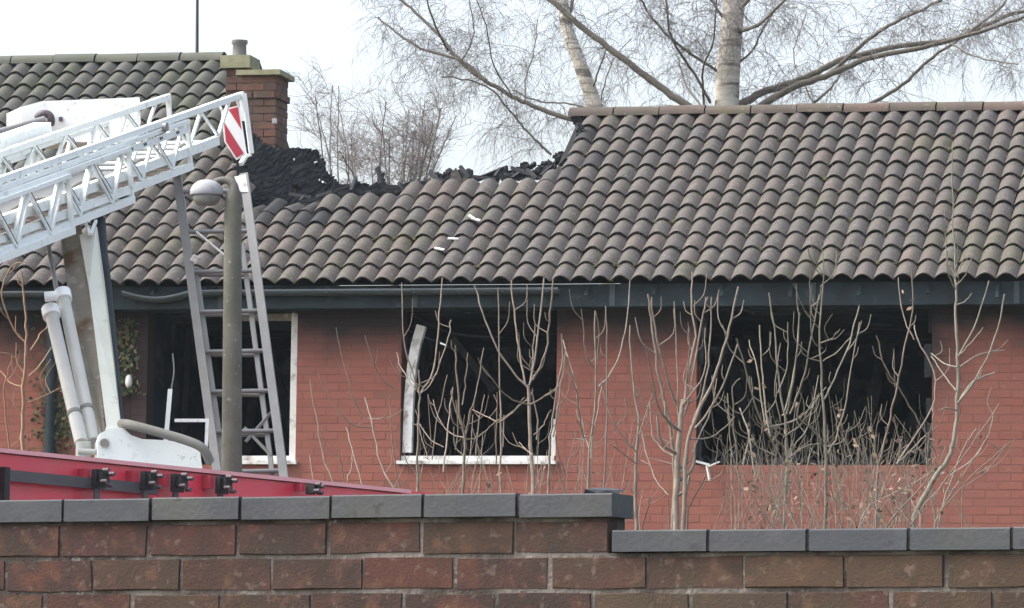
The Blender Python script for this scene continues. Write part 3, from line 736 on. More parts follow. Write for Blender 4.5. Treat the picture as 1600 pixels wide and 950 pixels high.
# ------------------------------------------------------------------ fire engine
e0 = at(0, 700, 29.7); ztk = e0.z
def at_z(px, py, z):
    d = ray(px, py); return CAM + d * ((z - CAM.z) / d.z)
e1 = at_z(640, 765, ztk)
TD = (e1 - e0); TD.z = 0; TD.normalize(); TS = V((-TD.y, TD.x, 0))           # along, and across (away from the camera)
def tk(l, c, z): return e0 + TD * l + TS * c + HZ * z
LEN = (e1 - e0).length
LEND = LEN + .35
eng = thing('fire_engine', 'red fire engine behind the wall with a white lattice ladder boom raised over it', 'fire engine', (tk(0, 1.2, 0).x, tk(0, 1.2, 0).y, 0))
def tbox(m, l0, l1, c0, c1, z0, z1): m.box(tk((l0 + l1) / 2, (c0 + c1) / 2, (z0 + z1) / 2), (TD, TS, HZ), (l1 - l0, c1 - c0, z1 - z0))
m = MB(); tbox(m, -4.2, LEN, .03, 2.4, -ztk + .55, -.03); m.build('body', MT['red'], eng)
m = MB(); tbox(m, -4.2, LEN + .02, .0, .06, -.024, .0); m.build('roof_edge', MT['redl'], eng)
m = MB(); tbox(m, -4.2, LEN - .002, .062, 2.398, -.028, -.004); m.build('anti_bounce_plate', MT['alu'], eng)  # unseen grey plate added to cut red bounce onto the white parts
m = MB(); tbox(m, LEN + .022, LEND, .04, .5, -.045, -.005); m.build('rear_step', MT['red'], eng)
def side_px(px, py): return on_plane(px, py, tk(0, 0, 0), TS)
def tl(p): d = p - e0; return d.dot(TD), d.z
# panel recess, rail and clamps along the side
l0, z0 = tl(side_px(4, 742)); l1, z1 = tl(side_px(240, 756))
m = MB(); tbox(m, l0, l1, -.035, -.005, z0 - .035, z0 + .03); m.build('side_rail', MT['darkm'], eng)
m = MB(); tbox(m, l0 - .03, l0 + .02, -.04, .028, z0 - .5, z0 + .045); m.build('rail_end_post', MT['black'], eng)
for px, py in ((143, 747), (219, 750), (266, 754), (336, 757), (474, 764)):
    l, z = tl(side_px(px, py)); k = .6 if px > 400 else 1
    m = MB(); tbox(m, l - .05 * k, l + .05 * k, -.07, -.036, z - .06 * k, z + .05 * k); tbox(m, l - .03, l + .045, -.10, -.071, z - .03, z + .035 * k)
    cl = m.build('clamp', MT['black'], eng)
    for j in range(4):
        a = 1.57 * j + .5; c = tk(l + .045 * k * math.cos(a), -.101, z + .05 * k * math.sin(a)); m = MB(); m.tube([c, c - TS * .04], .013, 6)
        m.build('bolt', MT['darkm'], cl)
    m = MB(); tbox(m, l - .03, l + .02, -.05, -.036, z - .22, z - .062); m.build('strap', MT['darkm'], cl)
    m = MB(); tbox(m, l - .10 * k, l - .052 * k, -.03, .028, z - .03 * k, z + .05 * k); m.build('lamp_block', MT['signr'], cl)
for l in (-2.6, 2.4, 3.6):
    if l < LEN:
        for c in (.15, 2.05):
            m = MB(); p = tk(l, c, -ztk + .48); m.tube([p, p + TS * .28], .48, 20); wh = m.build('wheel', MT['black'], eng)
            m = MB(); m.tube([p - TS * .01, p + TS * .29], .25, 14); m.build('rim', MT['alu'], wh)
# --- ladder boom
A0, A1 = at(0, 281, 34.5), at(378, 148, 39.0)
AX = (A1 - A0).normalized(); AW = V((-AX.y, AX.x, 0)).normalized(); AV = AX.cross(AW) ; AV = AV if AV.z > 0 else -AV
LB = (A1 - A0).length
def bp(s, wv, up): return A1 - AX * s + AW * wv + AV * up       # s metres back from the tip
def s_of(px):
    lo, hi = -1, LB + 4
    for _ in range(40):
        md = (lo + hi) / 2
        if proj(bp(md, 0, 0))[0] > px: lo = md
        else: hi = md
    return lo
m = MB(); BEND = LB + 2.2
boomroot = None
SEC = [(0.0, 0.0, -.275), (s_of(288), -.048, -.385), (s_of(190), -.085, -.455), (s_of(90), -.115, -.50)]
r = random.Random(12)
for k, (s0, tu, bu) in enumerate(SEC):
    near, far = -.025 * k, .60 + .02 * k
    m = MB(); rail_h = .046 if k == 0 else .03
    m.bar(bp(s0, near, tu), bp(BEND, near, tu), .04, rail_h, AV)
    ob = m.build('boom_rail' if boomroot else 'ladder_boom', MT['white'], boomroot or eng)
    if boomroot is None: boomroot = ob
    sb = s0 + (.62 if k == 0 else 0)
    m = MB(); m.bar(bp(sb, near, bu), bp(BEND, near, bu), .045, .05 if k else .07, AV); m.build('boom_rail', MT['white'], boomroot)
    m = MB(); m.bar(bp(s0, far, tu), bp(BEND, far, tu), .04, rail_h, AV); m.build('boom_rail', MT['white'], boomroot)
    m = MB(); m.bar(bp(sb, far, bu), bp(BEND, far, bu), .05, .06, AV); m.build('boom_rail', MT['white'], boomroot)
    s1 = SEC[k + 1][0] + .9 if k < 3 else BEND
    pitch = .62; s = s0 + (.30 if k == 0 else .12); j = 0
    while s < BEND - .4:
        for side, wv in ((0, near), (1, far)):
            if s > s1 and side == 0 and k < 3: continue
            a, b, c = bp(s, wv, tu - .02), bp(s + pitch * .46, wv, bu + .03), bp(s + pitch, wv, tu - .02)
            m = MB(); m.bar(a, b, .022, .026); m.build('brace', MT['white'], boomroot)
            m = MB(); m.bar(b, c, .016, .018); m.bar(b + AX * .022 + AW * .004, c + AX * .022 + AW * .004, .016, .024, V((0, 0, 1)), 1); m.build('brace', [MT['white'], MT['darkm']], boomroot)  # dark bar along the second brace paints its shaded side
        s += pitch
    s = sb + .1
    while s < (s1 if k < 3 else BEND):
        m = MB(); m.tube([bp(s, near, bu + .0), bp(s, far, bu + .0)], .017, 8); m.build('rung', MT['white'], boomroot); s += .29
    m = MB()
    m.bar(bp(s0 + .012, near, tu), bp(s0 + .012, near, bu if k else -.2), .03, .03); m.build('end_post', MT['white'], boomroot)
    m = MB(); m.bar(bp(s0 + .012, far, tu), bp(s0 + .012, far, bu), .035, .03); m.build('end_post', MT['white'], boomroot)
    if k == 1:                                                # web plate with lightening holes behind the rails
        m = MB(); m.bar(bp(s0 + .02, near - .0, tu - .055), bp(BEND, near, tu - .055), .012, .05, AV); m.build('web_plate', MT['white'], boomroot)
        for j in range(9):
            c = bp(s0 + .25 + j * .33 + r.uniform(-.05, .05), near - .008, tu - .052); m = MB(); m.bar(c - AX * .025, c + AX * .025, .01, .018, AV); m.build('slot', MT['darkm'], boomroot)
m = MB()
m.bar(bp(.0, .0, -.47), bp(.13, .0, -.52), .03, .03); m.build('tip_bracket', MT['white'], boomroot)
for (wv, up, rad, ph) in ((.1, -.26, .012, 1.3), (.5, -.24, .012, 2.1)):
    C = [bp(.9 + (BEND - .9) * i / 40, wv, up + .018 * math.sin(i * .9 + ph)) for i in range(41)]
    m = MB(); m.tube(C, rad, 6); m.build('cable', MT['hose'] if ph else MT['darkm'], boomroot)
c0 = bp(s_of(245), -.03, -.02); m = MB(); m.tube([c0 - AW * .02, c0 - AW * .05], .035, 12); m.build('pulley', MT['alu'], boomroot)
# inner walkway plates of the boom (seen through the braces)
m = MB(); m.bar(bp(.45, .3, -.30), bp(BEND, .3, -.30), .5, .02, AV); m.build('walkway_plate', MT['alu'], boomroot)
m = MB(); m.bar(bp(s_of(215), .74, .05), bp(BEND, .78, .02), .14, .07, AV); m.build('cable_tray', MT['white'], boomroot)
# hood box beyond the boom, with handle and pipe
m = MB(); yb = 38.6
m.prism([at(x, y, yb) for x, y in ((33, 167), (66, 158), (218, 152), (220, 190), (214, 222), (33, 222))], (-.15, .42, 0)); hood = m.build('hood_box', MT['white'], eng)
m = MB(); m.tube(smooth([at(58, 184, yb - .03), at(66, 178, yb - .06), at(76, 179, yb - .06), at(80, 186, yb - .06), at(79, 194, yb - .03)], 3), .03, 8); m.build('handle', MT['darkm'], hood)
m = MB(); m.bar(at(92, 186, yb - .012), at(98, 186, yb - .012), .02, .03); m.build('latch', MT['darkm'], hood)
m = MB(); m.tube([at(-20, 212, yb - .25), at(70, 187, yb - .1)], .03, 10); m.build('pipe', MT['alu'], hood)
# striped board at the tip
spn = (AX * -.25 + V((0, -1, 0))).normalized(); P0s = bp(.1, -.13, -.2)
def sp(px, py, off=0.): return on_plane(px, py, P0s, spn) + spn * off
m = MB(); m.prism([sp(345, 172), sp(373.5, 164.5), sp(385.5, 241), sp(369, 250), sp(350.5, 222)], -spn * .02); board = m.build('striped_board', MT['signw'], eng)
for poly in ([(357, 171), (371.5, 167), (377.5, 203)], [(350, 191), (381, 239.5), (369.5, 246.5), (353, 221)]):
    m = MB(); m.prism([sp(x, y, .001) for x, y in poly], spn * .003); m.build('red_stripe', MT['signr'], board)
m = MB(); m.bar(sp(381, 146), sp(393, 240), .034, .034); m.bar(sp(393, 241), sp(384, 244), .02, .025); m.build('end_post', MT['white'], board)
m = MB(); m.bar(sp(346, 171), sp(340, 160), .02, .02); m.bar(sp(373, 165), sp(369, 152), .02, .02); m.build('board_strut', MT['white'], board)
# --- lifting arm, cylinders, turret
def beam(pts, mat, name, parent, depth):
    m = MB(); P = [at(x, y, Y) for x, y, Y in pts]; m.prism(P, (.0, depth, 0)); return m.build(name, mat, parent)
arm = beam([(124, 368, 35.9), (150, 353, 35.9), (163, 450, 35.45), (189, 665, 34.6), (196, 700, 34.4), (158, 700, 34.4), (166, 665, 34.6), (139, 450, 35.45)], MT['cream'], 'lifting_arm', eng, .12)
beam([(92, 352, 36.1), (124, 344, 36.1), (142, 450, 35.6), (160, 600, 35.0), (166, 700, 34.6), (140, 700, 34.6), (122, 560, 35.1), (104, 440, 35.6)], MT['grime'], 'arm_side_plate', arm, .1)
m = MB(); m.tube(smooth([at(153, 344, 36.2), at(158, 400, 36), at(166, 460, 35.7), at(176, 560, 35.2), at(186, 660, 34.7), at(190, 700, 34.6)], 3), [.055, .03], 8); m.build('dark_hose', MT['fascia'], arm)
m = MB(); m.bar(at(133, 345, 36), at(140, 366, 35.8), .02, .02); m.bar(at(150, 345, 36), at(142, 366, 35.8), .02, .02); m.build('arm_link', MT['white'], arm)
def ram(x0, y0, x1, y1, Y0, Y1, rad, name='hydraulic_ram'):
    a, b = at(x0, y0, Y0), at(x1, y1, Y1); m = MB(); m.tube([a, b], rad, 14); o = m.build(name, MT['cyl'], eng)
    d = (b - a).normalized(); m = MB(); m.tube([a - d * .05, a + d * .03], rad * 1.35, 14); m.build('gland', MT['white'], o)
    m = MB(); c = a + (b - a) * .78; m.tube([c - d * .015, c + d * .015], rad * 1.12, 14); m.build('band', MT['hose'], o)
    return o, a, d
o, a, d = ram(99, 464, 146, 690, 35.1, 34.3, .043); 
m = MB(); m.tube([at(74, 376, 35.6), at(92, 470, 35.1)], .017, 8); m.build('rod', MT['alu'], o)
o, a, d = ram(80, 490, 127, 692, 34.95, 34.2, .046)
m = MB(); m.tube([at(70, 464, 34.9), at(90, 462, 34.9)], .035, 10); m.build('end_cap', MT['white'], o)
m = MB(); m.prism([at(x, y, 33.9) for x, y in ((153, 690), (158, 676), (172, 670), (192, 668), (205, 680), (222, 686), (262, 688), (298, 694), (312, 702), (318, 745), (153, 745))], (-.05, .35, 0)); tur = m.build('turret', MT['white'], eng)
m = MB(); c = at(163, 692, 33.88); m.tube([c, c + V((0, .05, 0))], .03, 12); m.build('pivot_pin', MT['grime'], tur)
m = MB(); m.tube(smooth([at(190, 662, 34.0), at(205, 664, 33.8), at(250, 676, 33.75), at(296, 690, 33.75), at(318, 702, 33.75), at(328, 722, 33.8)], 4), .032, 10); m.build('hose', MT['hose'], tur)
m = MB(); m.tube([at(130, 690, 34.1), at(130, 720, 34.1)], .05, 10); m.tube([at(122, 705, 34.05), at(150, 706, 34.05)], .02, 8); m.build('ram_foot', MT['cyl'], eng)
m = MB(); m.bar(at(266, 608, 35), at(259, 690, 35), .03, .03); hr = m.build('handrail', MT['white'], eng)
m = MB(); m.bar(at(273, 657, 35), at(322, 657, 35), .03, .022); m.bar(at(324, 654, 35), at(322, 700, 35), .022, .022); m.build('rail', MT['white'], hr)
m = MB(); m.tube(smooth([at(268, 608, 35), at(272, 580, 35), at(270, 552, 35)], 3), .006, 5); m.build('whip_aerial', MT['hose'], hr)

# ------------------------------------------------------------------ grey extension ladder leaning on the boom
lad = thing('extension_ladder', 'tall grey metal extension ladder leaning on the boom behind the lamp post', 'ladder', (at(400, 1500, 36.2).x, 36.2, 0))
def lp(x, y, dy=0.): 
    t = (y - 275) / (740 - 275); return at(x, y, 37.7 - 1.0 * t + dy)
def stile(xa, ya, xb, yb, w_, dy, name='stile'):
    m = MB(); k = 2.2; 
    m.bar(lp(xa, ya, dy), lp(xa + (xb - xa) * k, ya + (yb - ya) * k, dy), .035, w_, HU); o = m.build(name, MT['alu'], lad); return o
stile(277, 276, 338, 728, .062, 0); stile(381, 272, 443, 739, .062, 0)
stile(306, 420, 349, 722, .034, .06); stile(378, 380, 424, 728, .034, .06)
for i in range(14):
    y = 300 + i * 62.5
    xl, xr = 277 + 61 / 452 * (y - 276), 381 + 62 / 467 * (y - 272)
    m = MB(); m.tube([lp(xl, y), lp(xr, y - 2)], .017, 8); m.build('rung', MT['alu'], lad)
for i in range(5):
    y = 430 + i * 62.5
    m = MB(); m.tube([lp(306 + 43 / 302 * (y - 420), y, .06), lp(378 + 46 / 348 * (y - 380), y, .06)], .013, 6); m.build('rung', MT['alu'], lad)
m = MB(); m.bar(lp(384, 690, .02), lp(428, 640, .02), .015, .02); m.bar(lp(382, 668, .02), lp(424, 712, .02), .015, .02); m.build('cross_brace', MT['alu'], lad)
m = MB(); m.bar(lp(301, 402, -.05), lp(310, 408, -.05), .05, .05); m.build('rung_hook', MT['upvc'], lad)
m = MB(); m.tube([lp(307, 362, -.06), lp(350, 398, -.06)], .008, 6); m.build('rope', MT['upvc'], lad)
m = MB(); m.prism([lp(366, 276, -.03), lp(384, 272, -.03), lp(388, 300, -.03), lp(376, 300, -.03)], (0, .05, 0)); m.build('end_cap', MT['upvc'], lad)

# ------------------------------------------------------------------ street lamp
YL = 35.45
lamp = thing('street_lamp', 'mossy grey street lamp post with a rounded lamp head in front of the ladder', 'street lamp', (at(362, 700, YL).x, YL, 0))
m = MB(); b_ = at(362, 738, YL); t_ = at(364, 330, YL)
m.tube([V((b_.x, YL, 0)), b_, t_, at(366, 300, YL)], [.085, .072, .06, .052], 12); m.build('post', MT['post'], lamp)
m = MB(); m.tube(smooth([at(366, 302, YL), at(365, 290, YL), at(358, 283, YL), at(346, 281, YL), at(334, 284, YL)], 4), [.036, .018], 10); m.build('bracket', MT['post'], lamp)
m = MB(); vs = []; c = at(323, 300, YL); n = 14; rings = [(.112, -.022), (.118, -.01), (.113, .02), (.098, .05), (.07, .072), (.035, .084), (.01, .086)]
for rr, zz in rings:
    for k in range(n): vs.append(c + V((rr * math.cos(2 * math.pi * k / n), rr * math.sin(2 * math.pi * k / n), zz)))
m.mesh(vs, [(i * n + k, i * n + (k + 1) % n, (i + 1) * n + (k + 1) % n, (i + 1) * n + k) for i in range(len(rings) - 1) for k in range(n)], True)
m.face(vs[-n:]); hd = m.build('lamp_head', MT['lampg'], lamp)
m = MB(); vs = []
rings = [(.1, -.018), (.096, -.05), (.082, -.078), (.06, -.092), (.02, -.096)]
for rr, zz in rings:
    for k in range(n): vs.append(c + V((rr * math.cos(2 * math.pi * k / n), rr * math.sin(2 * math.pi * k / n), zz)))
m.mesh(vs, [(i * n + k, (i + 1) * n + k, (i + 1) * n + (k + 1) % n, i * n + (k + 1) % n) for i in range(len(rings) - 1) for k in range(n)], True); m.face(list(reversed(vs[-n:])))
m.build('lamp_bowl', MT['bowl'], hd)
m = MB(); c = wp(204, 597, WALLN - .06); vs, fs = pebble(c, (.035, .05, .07), 4)
bm = bmesh.new(); bmesh.ops.create_uvsphere(bm, u_segments=10, v_segments=7, radius=1); bm.verts.index_update()
m.mesh([c + V((v.co.x * .034, v.co.y * .05, v.co.z * .066)) for v in bm.verts], [tuple(v.index for v in f.verts) for f in bm.faces], True)
m.build('outside_light', MT['upvc'], house)

# ------------------------------------------------------------------ saplings in the garden
def Z7(p): return 860 + p[0] / 2.162, 420 + p[1] / 2.162
def Z6(p): return 420 + p[0] / 2.568, 430 + p[1] / 2.568
def Z2(p): return p[0] / 3.166, 320 + p[1] / 3.166
def sapling(label, T, Y, stems, mat, seed, twigs=.8, name='sapling', cat='sapling', group='bare saplings in front of the house', leaf=0, rk=.6):
    r = random.Random(seed); b0 = T(stems[0][0][0]); base = at(b0[0], b0[1], Y)
    root = thing(name, label, cat, (base.x, Y, 0), group)
    first = True
    for pts, w0, w1 in stems:
        y0 = Y + (0 if first else r.uniform(-.25, .25)); dy = r.uniform(-.5, .5)
        n = len(pts); P = [at(*T(p), y0 + dy * i / max(1, n - 1)) for i, p in enumerate(pts)]
        low = T(pts[0])[1] > 745
        C = smooth(P, 4)
        if low: C = [V((C[0].x, C[0].y, 0))] + C
        C = [c + V((r.gauss(0, .0035), r.gauss(0, .0035), 0)) for c in C]; m = MB(); k = Y / F * rk
        m.tube(C, [w0 * k / 2, w1 * k / 2], 5, cap=False)
        # short side buds and twigs
        for i in range(4 if low else 1, len(C) - 1):
            if C[i].z > 2.5 and r.random() < twigs * .16:
                d = (C[i + 1] - C[i]).normalized(); sd = V((r.choice((-1, 1)) * r.uniform(.4, 1), r.uniform(-.5, .5), r.uniform(.1, .5)))
                L = r.uniform(.08, .34); e = C[i] + (sd * .7 + d * .3).normalized() * L * .5; t_ = e + (d * .7 + sd * .2 + HZ * .4).normalized() * L * .6
                m.tube(smooth([C[i], e, t_], 3), [w1 * k * .42, w1 * k * .26], 4, cap=False)
            if leaf and r.random() < leaf:
                for _ in range(r.randint(1, 3)):
                    c = C[i] + V((r.gauss(0, .04), r.gauss(0, .04), r.gauss(0, .04))); a = V((r.gauss(0, 1), r.gauss(0, 1), r.gauss(0, 1))).normalized() * .03; b = V((r.gauss(0, 1), r.gauss(0, 1), r.gauss(0, 1))).normalized() * .018
                    m.face([c - a, c + b, c + a, c - b], False, 1)
        m.build('trunk' if first else 'stem', [mat, MT['leafd']], root); first = False
    return root
tg, tgg, tgo = MT['twig'], MT['twigg'], MT['twigo']
sapling('orange barked sapling with curling twigs at the far left of the brick wall', Z2, 37.5,
  [([(108, 1420), (112, 1150), (115, 940), (126, 800), (130, 640), (122, 480), (110, 330)], 13, 4), ([(110, 660), (60, 600), (15, 480), (12, 400), (60, 300), (130, 282)], 5, 3),
   ([(150, 720), (200, 640), (245, 590)], 4, 2.5), ([(140, 850), (200, 790), (255, 700)], 4, 2.5), ([(115, 780), (50, 740), (0, 730)], 4, 2.5), ([(112, 900), (50, 880), (0, 820)], 4, 2.5), ([(135, 980), (230, 940), (310, 900)], 4, 2.5),
   ([(60, 1420), (45, 1200), (20, 960), (30, 860), (60, 760)], 5, 2.5), ([(115, 1000), (70, 980), (20, 900)], 4, 2)], tgo, 1, .6)
sapling('thin spreading sapling before the brick pier between the white frames', Z6, 41,
  [([(530, 900), (450, 760), (415, 600), (385, 490)], 5, 3), ([(260, 830), (220, 730), (195, 600), (165, 420)], 4.5, 2.5), ([(410, 610), (350, 605), (300, 570), (240, 480), (195, 390)], 4, 2.5),
   ([(385, 575), (340, 500), (300, 350), (270, 210)], 4, 2.5), ([(500, 455), (440, 400), (410, 320), (385, 240)], 4, 2.5), ([(385, 880), (340, 720), (310, 610)], 4.5, 3), ([(310, 840), (330, 770), (335, 720)], 3, 2),
   ([(525, 860), (500, 700), (485, 480)], 4, 2.5), ([(180, 840), (165, 720)], 3, 2), ([(400, 575), (450, 575), (480, 550)], 3, 2), ([(300, 830), (290, 760), (280, 700)], 3, 2)], tg, 2, .5)
sapling('sapling rising along the warped white jamb of the middle window', Z6, 40.5,
  [([(598, 900), (598, 760), (600, 600), (605, 460), (600, 380)], 8, 4), ([(610, 470), (660, 380), (680, 200), (695, 10)], 5, 3.5), ([(605, 480), (660, 420), (720, 250), (730, 180)], 4, 3), ([(600, 470), (580, 400), (540, 250), (535, 30)], 5, 3),
   ([(600, 590), (650, 660), (700, 690)], 4, 2.5), ([(590, 460), (530, 370), (515, 310)], 4, 2.5), ([(655, 740), (680, 560), (715, 400)], 4, 2.5), ([(650, 680), (640, 480)], 3, 2), ([(640, 740), (610, 640), (590, 540)], 3, 2)], tg, 3)
sapling('sapling in the centre of the middle window, left of the thick forked one', Z6, 40,
  [([(782, 900), (783, 760), (785, 640), (765, 560), (755, 400), (750, 280)], 9, 4), ([(790, 640), (805, 560), (832, 480), (862, 290)], 5, 3), ([(770, 600), (740, 500), (732, 460)], 4, 3), ([(785, 650), (740, 640), (690, 590), (660, 500)], 4, 2.5),
   ([(785, 660), (840, 650), (910, 590), (990, 540)], 4, 2.5), ([(778, 520), (790, 420), (800, 310)], 4, 2.5), ([(700, 790), (720, 600), (738, 450)], 5, 3), ([(830, 720), (845, 600), (865, 480)], 4, 2.5), ([(750, 700), (760, 600), (750, 500)], 3, 2), ([(810, 720), (820, 560)], 3, 2)], tg, 4)
sapling('thin upright sapling behind the thick forked one in the middle window', Z6, 41.2,
  [([(930, 880), (932, 700), (930, 560), (925, 400), (920, 50)], 7, 3), ([(912, 760), (915, 580), (918, 470)], 4, 3), ([(920, 590), (870, 565), (820, 540)], 3.5, 2.5), ([(925, 590), (990, 540), (1022, 490)], 3.5, 2.5), ([(940, 690), (945, 560)], 4, 3), ([(980, 860), (955, 760)], 3, 2)], tg, 5, .4)
sapling('thick forked sapling with five long shoots at the middle window', Z6, 39.4,
  [([(1062, 900), (1060, 800), (1050, 640), (1042, 440)], 13, 9), ([(1040, 450), (990, 400), (920, 300), (870, 180), (822, 40)], 6, 4), ([(1030, 440), (1010, 330), (990, 180), (970, 20)], 6, 4), ([(1050, 440), (1060, 320), (1070, 200)], 5, 3),
   ([(1050, 430), (1080, 250), (1105, 10)], 6, 4), ([(1060, 420), (1110, 310), (1130, 150), (1140, 15)], 6, 4), ([(1045, 520), (960, 490), (900, 420), (845, 350)], 4, 3), ([(1045, 520), (1100, 490), (1142, 460)], 4, 3),
   ([(1075, 660), (1075, 560), (1055, 470)], 5, 3), ([(1060, 720), (1030, 700), (1005, 670)], 4, 2.5), ([(1065, 640), (1100, 600), (1130, 540)], 4, 2.5)], tg, 6)
sapling('pale sapling in front of the right edge of the middle window', Z6, 39.8,
  [([(1122, 900), (1125, 780), (1130, 650), (1150, 500), (1180, 330), (1175, 235)], 8, 4), ([(1140, 650), (1165, 500), (1195, 290)], 5, 3), ([(1265, 650), (1235, 480), (1200, 330)], 5, 3), ([(1270, 660), (1225, 655)], 3, 2), ([(1190, 800), (1160, 720), (1150, 640)], 4, 3)], tg, 7)
sapling('several stemmed sapling before the brickwork right of the middle window', Z7, 40.2,
  [([(125, 800), (135, 600), (150, 480), (155, 330), (148, 140)], 8, 4), ([(178, 800), (190, 560), (190, 300), (188, 125)], 6, 3), ([(150, 340), (120, 280), (105, 135)], 4, 3), ([(155, 320), (165, 220), (150, 145)], 4, 3),
   ([(160, 400), (200, 360), (235, 290), (258, 180), (270, 40)], 5, 3), ([(130, 610), (105, 520), (85, 400), (60, 300), (42, 240)], 4, 3), ([(135, 640), (155, 500), (178, 380)], 4, 2.5), ([(120, 570), (85, 575), (75, 555)], 3, 2), ([(60, 780), (30, 690), (15, 640)], 3, 2)], tg, 8)
sapling('slim sapling between the brickwork stems and the thick three stemmed one', Z7, 39.5,
  [([(292, 940), (290, 800), (288, 640), (300, 520), (280, 400), (268, 190)], 12, 4), ([(292, 620), (265, 590), (220, 530), (185, 440), (172, 370)], 4, 3), ([(290, 660), (240, 620), (205, 595)], 4, 2.5), ([(305, 540), (330, 640), (360, 720), (400, 765)], 4, 3), ([(300, 560), (325, 480), (345, 420)], 4, 2.5), ([(310, 870), (325, 820), (332, 770)], 4, 2.5)], tg, 9)
sapling('thick three stemmed sapling with a broad fan of shoots left of the wide window', Z7, 38.8,
  [([(425, 940), (425, 720), (435, 600), (440, 500), (450, 440)], 20, 12), ([(448, 940), (455, 700), (465, 590), (500, 480), (545, 390), (580, 290), (605, 200), (634, 60)], 14, 5), ([(412, 930), (420, 700), (410, 560), (400, 500), (370, 380), (345, 200), (330, 85)], 12, 5),
   ([(440, 480), (410, 420), (385, 340), (360, 230), (340, 95)], 8, 4), ([(460, 480), (480, 380), (510, 180), (530, 95)], 7, 4), ([(455, 450), (470, 330), (490, 230), (478, 130), (478, 10)], 8, 4), ([(480, 520), (520, 400), (540, 250), (545, 95)], 6, 4),
   ([(490, 540), (540, 470), (590, 380), (632, 250)], 6, 4), ([(440, 550), (370, 480), (345, 370), (318, 255)], 6, 3), ([(432, 560), (430, 350), (418, 110)], 5, 3), ([(470, 575), (540, 570), (600, 525), (622, 500)], 5, 3),
   ([(480, 620), (545, 470), (560, 370)], 5, 3), ([(420, 635), (380, 610), (345, 560), (335, 450)], 5, 3), ([(465, 810), (500, 750), (528, 690)], 5, 3), ([(400, 840), (398, 780)], 4, 3), ([(450, 460), (520, 350), (525, 200)], 5, 3), ([(445, 520), (470, 260), (465, 180)], 5, 3)], tg, 10, 1.0)
sapling('thin grey twiggy sapling at the left end of the wide window', Z7, 40.8,
  [([(615, 940), (612, 680), (605, 560), (600, 420)], 5, 3), ([(640, 720), (620, 540), (618, 400), (640, 370)], 5, 3), ([(612, 640), (585, 600), (575, 560)], 3, 2), ([(650, 660), (670, 560), (640, 470)], 4, 2.5), ([(560, 660), (565, 590), (575, 560)], 3, 2)], tgg, 11, 1.0, leaf=.06)
sapling('dense fan of long shoots filling the left half of the wide window', Z7, 39.2,
  [([(785, 940), (795, 760), (800, 640), (790, 500), (775, 400), (765, 300), (740, 80)], 9, 4), ([(745, 570), (725, 460), (715, 330), (708, 190)], 6, 4), ([(770, 610), (740, 570), (700, 480), (660, 350), (630, 235)], 6, 4), ([(800, 490), (820, 380), (840, 200), (830, 50)], 6, 3.5),
   ([(812, 490), (850, 380), (880, 250), (907, 85)], 6, 3.5), ([(725, 530), (700, 340), (670, 240)], 5, 3), ([(795, 480), (830, 300), (842, 150)], 5, 3), ([(735, 535), (800, 520), (860, 490), (930, 400)], 5, 3), ([(690, 700), (670, 560), (640, 470)], 5, 3),
   ([(800, 560), (850, 520), (890, 440)], 4, 3), ([(790, 600), (750, 560), (740, 490)], 4, 3), ([(770, 420), (800, 320), (800, 180)], 4, 3), ([(820, 600), (870, 530), (905, 360)], 4, 2.5), ([(780, 520), (760, 420), (775, 250)], 4, 3), ([(800, 640), (860, 600), (910, 590)], 4, 2.5),
   ([(790, 690), (775, 780), (760, 860)], 4, 3), ([(760, 630), (700, 600), (680, 560)], 4, 2.5)], tgg, 12, 1.2, leaf=.04)
sapling('tall straight sapling with paired upturned twigs at the middle of the wide window', Z7, 38.9,
  [([(925, 940), (932, 760), (930, 650), (925, 500), (915, 350), (910, 200), (925, 20), (912, -110)], 11, 2.5), ([(920, 312), (970, 280), (1022, 222)], 4, 3), ([(912, 252), (950, 235), (982, 203)], 4, 3), ([(915, 268), (885, 240), (878, 130), (878, 20)], 4, 3),
   ([(925, 440), (960, 370), (1010, 250), (1045, 125)], 5, 3.5), ([(935, 625), (970, 560), (1000, 440), (1015, 340), (1046, 180)], 5, 3.5), ([(912, 312), (870, 300), (842, 268)], 4, 2.5), ([(928, 590), (880, 540), (830, 500)], 5, 3), ([(935, 600), (990, 580), (1010, 520)], 4, 3),
   ([(915, 60), (960, 10), (968, -60)], 3, 2), ([(905, 200), (860, 140), (820, 50)], 3, 2), ([(925, 30), (890, -10), (868, -70)], 3, 2)], tgg, 13, .8)
sapling('zigzag sapling with crossing shoots in the right half of the wide window', Z7, 40,
  [([(1100, 940), (1105, 700), (1120, 620), (1150, 500), (1170, 400), (1200, 250), (1222, 140), (1222, 10)], 7, 3.5), ([(1170, 390), (1130, 330), (1100, 225)], 5, 3), ([(1300, 620), (1260, 540), (1200, 440), (1165, 380)], 5, 3.5), ([(1170, 660), (1220, 580), (1290, 470), (1295, 350), (1240, 240), (1228, 190)], 5, 3.5),
   ([(1230, 240), (1190, 150), (1175, 30)], 4, 3), ([(1180, 650), (1230, 600), (1272, 555)], 4, 3), ([(1160, 400), (1160, 270)], 3, 2), ([(1160, 500), (1180, 600), (1170, 660)], 4, 2.5), ([(1270, 680), (1280, 560), (1300, 480)], 4, 3)], tg, 14, .8, leaf=.08)
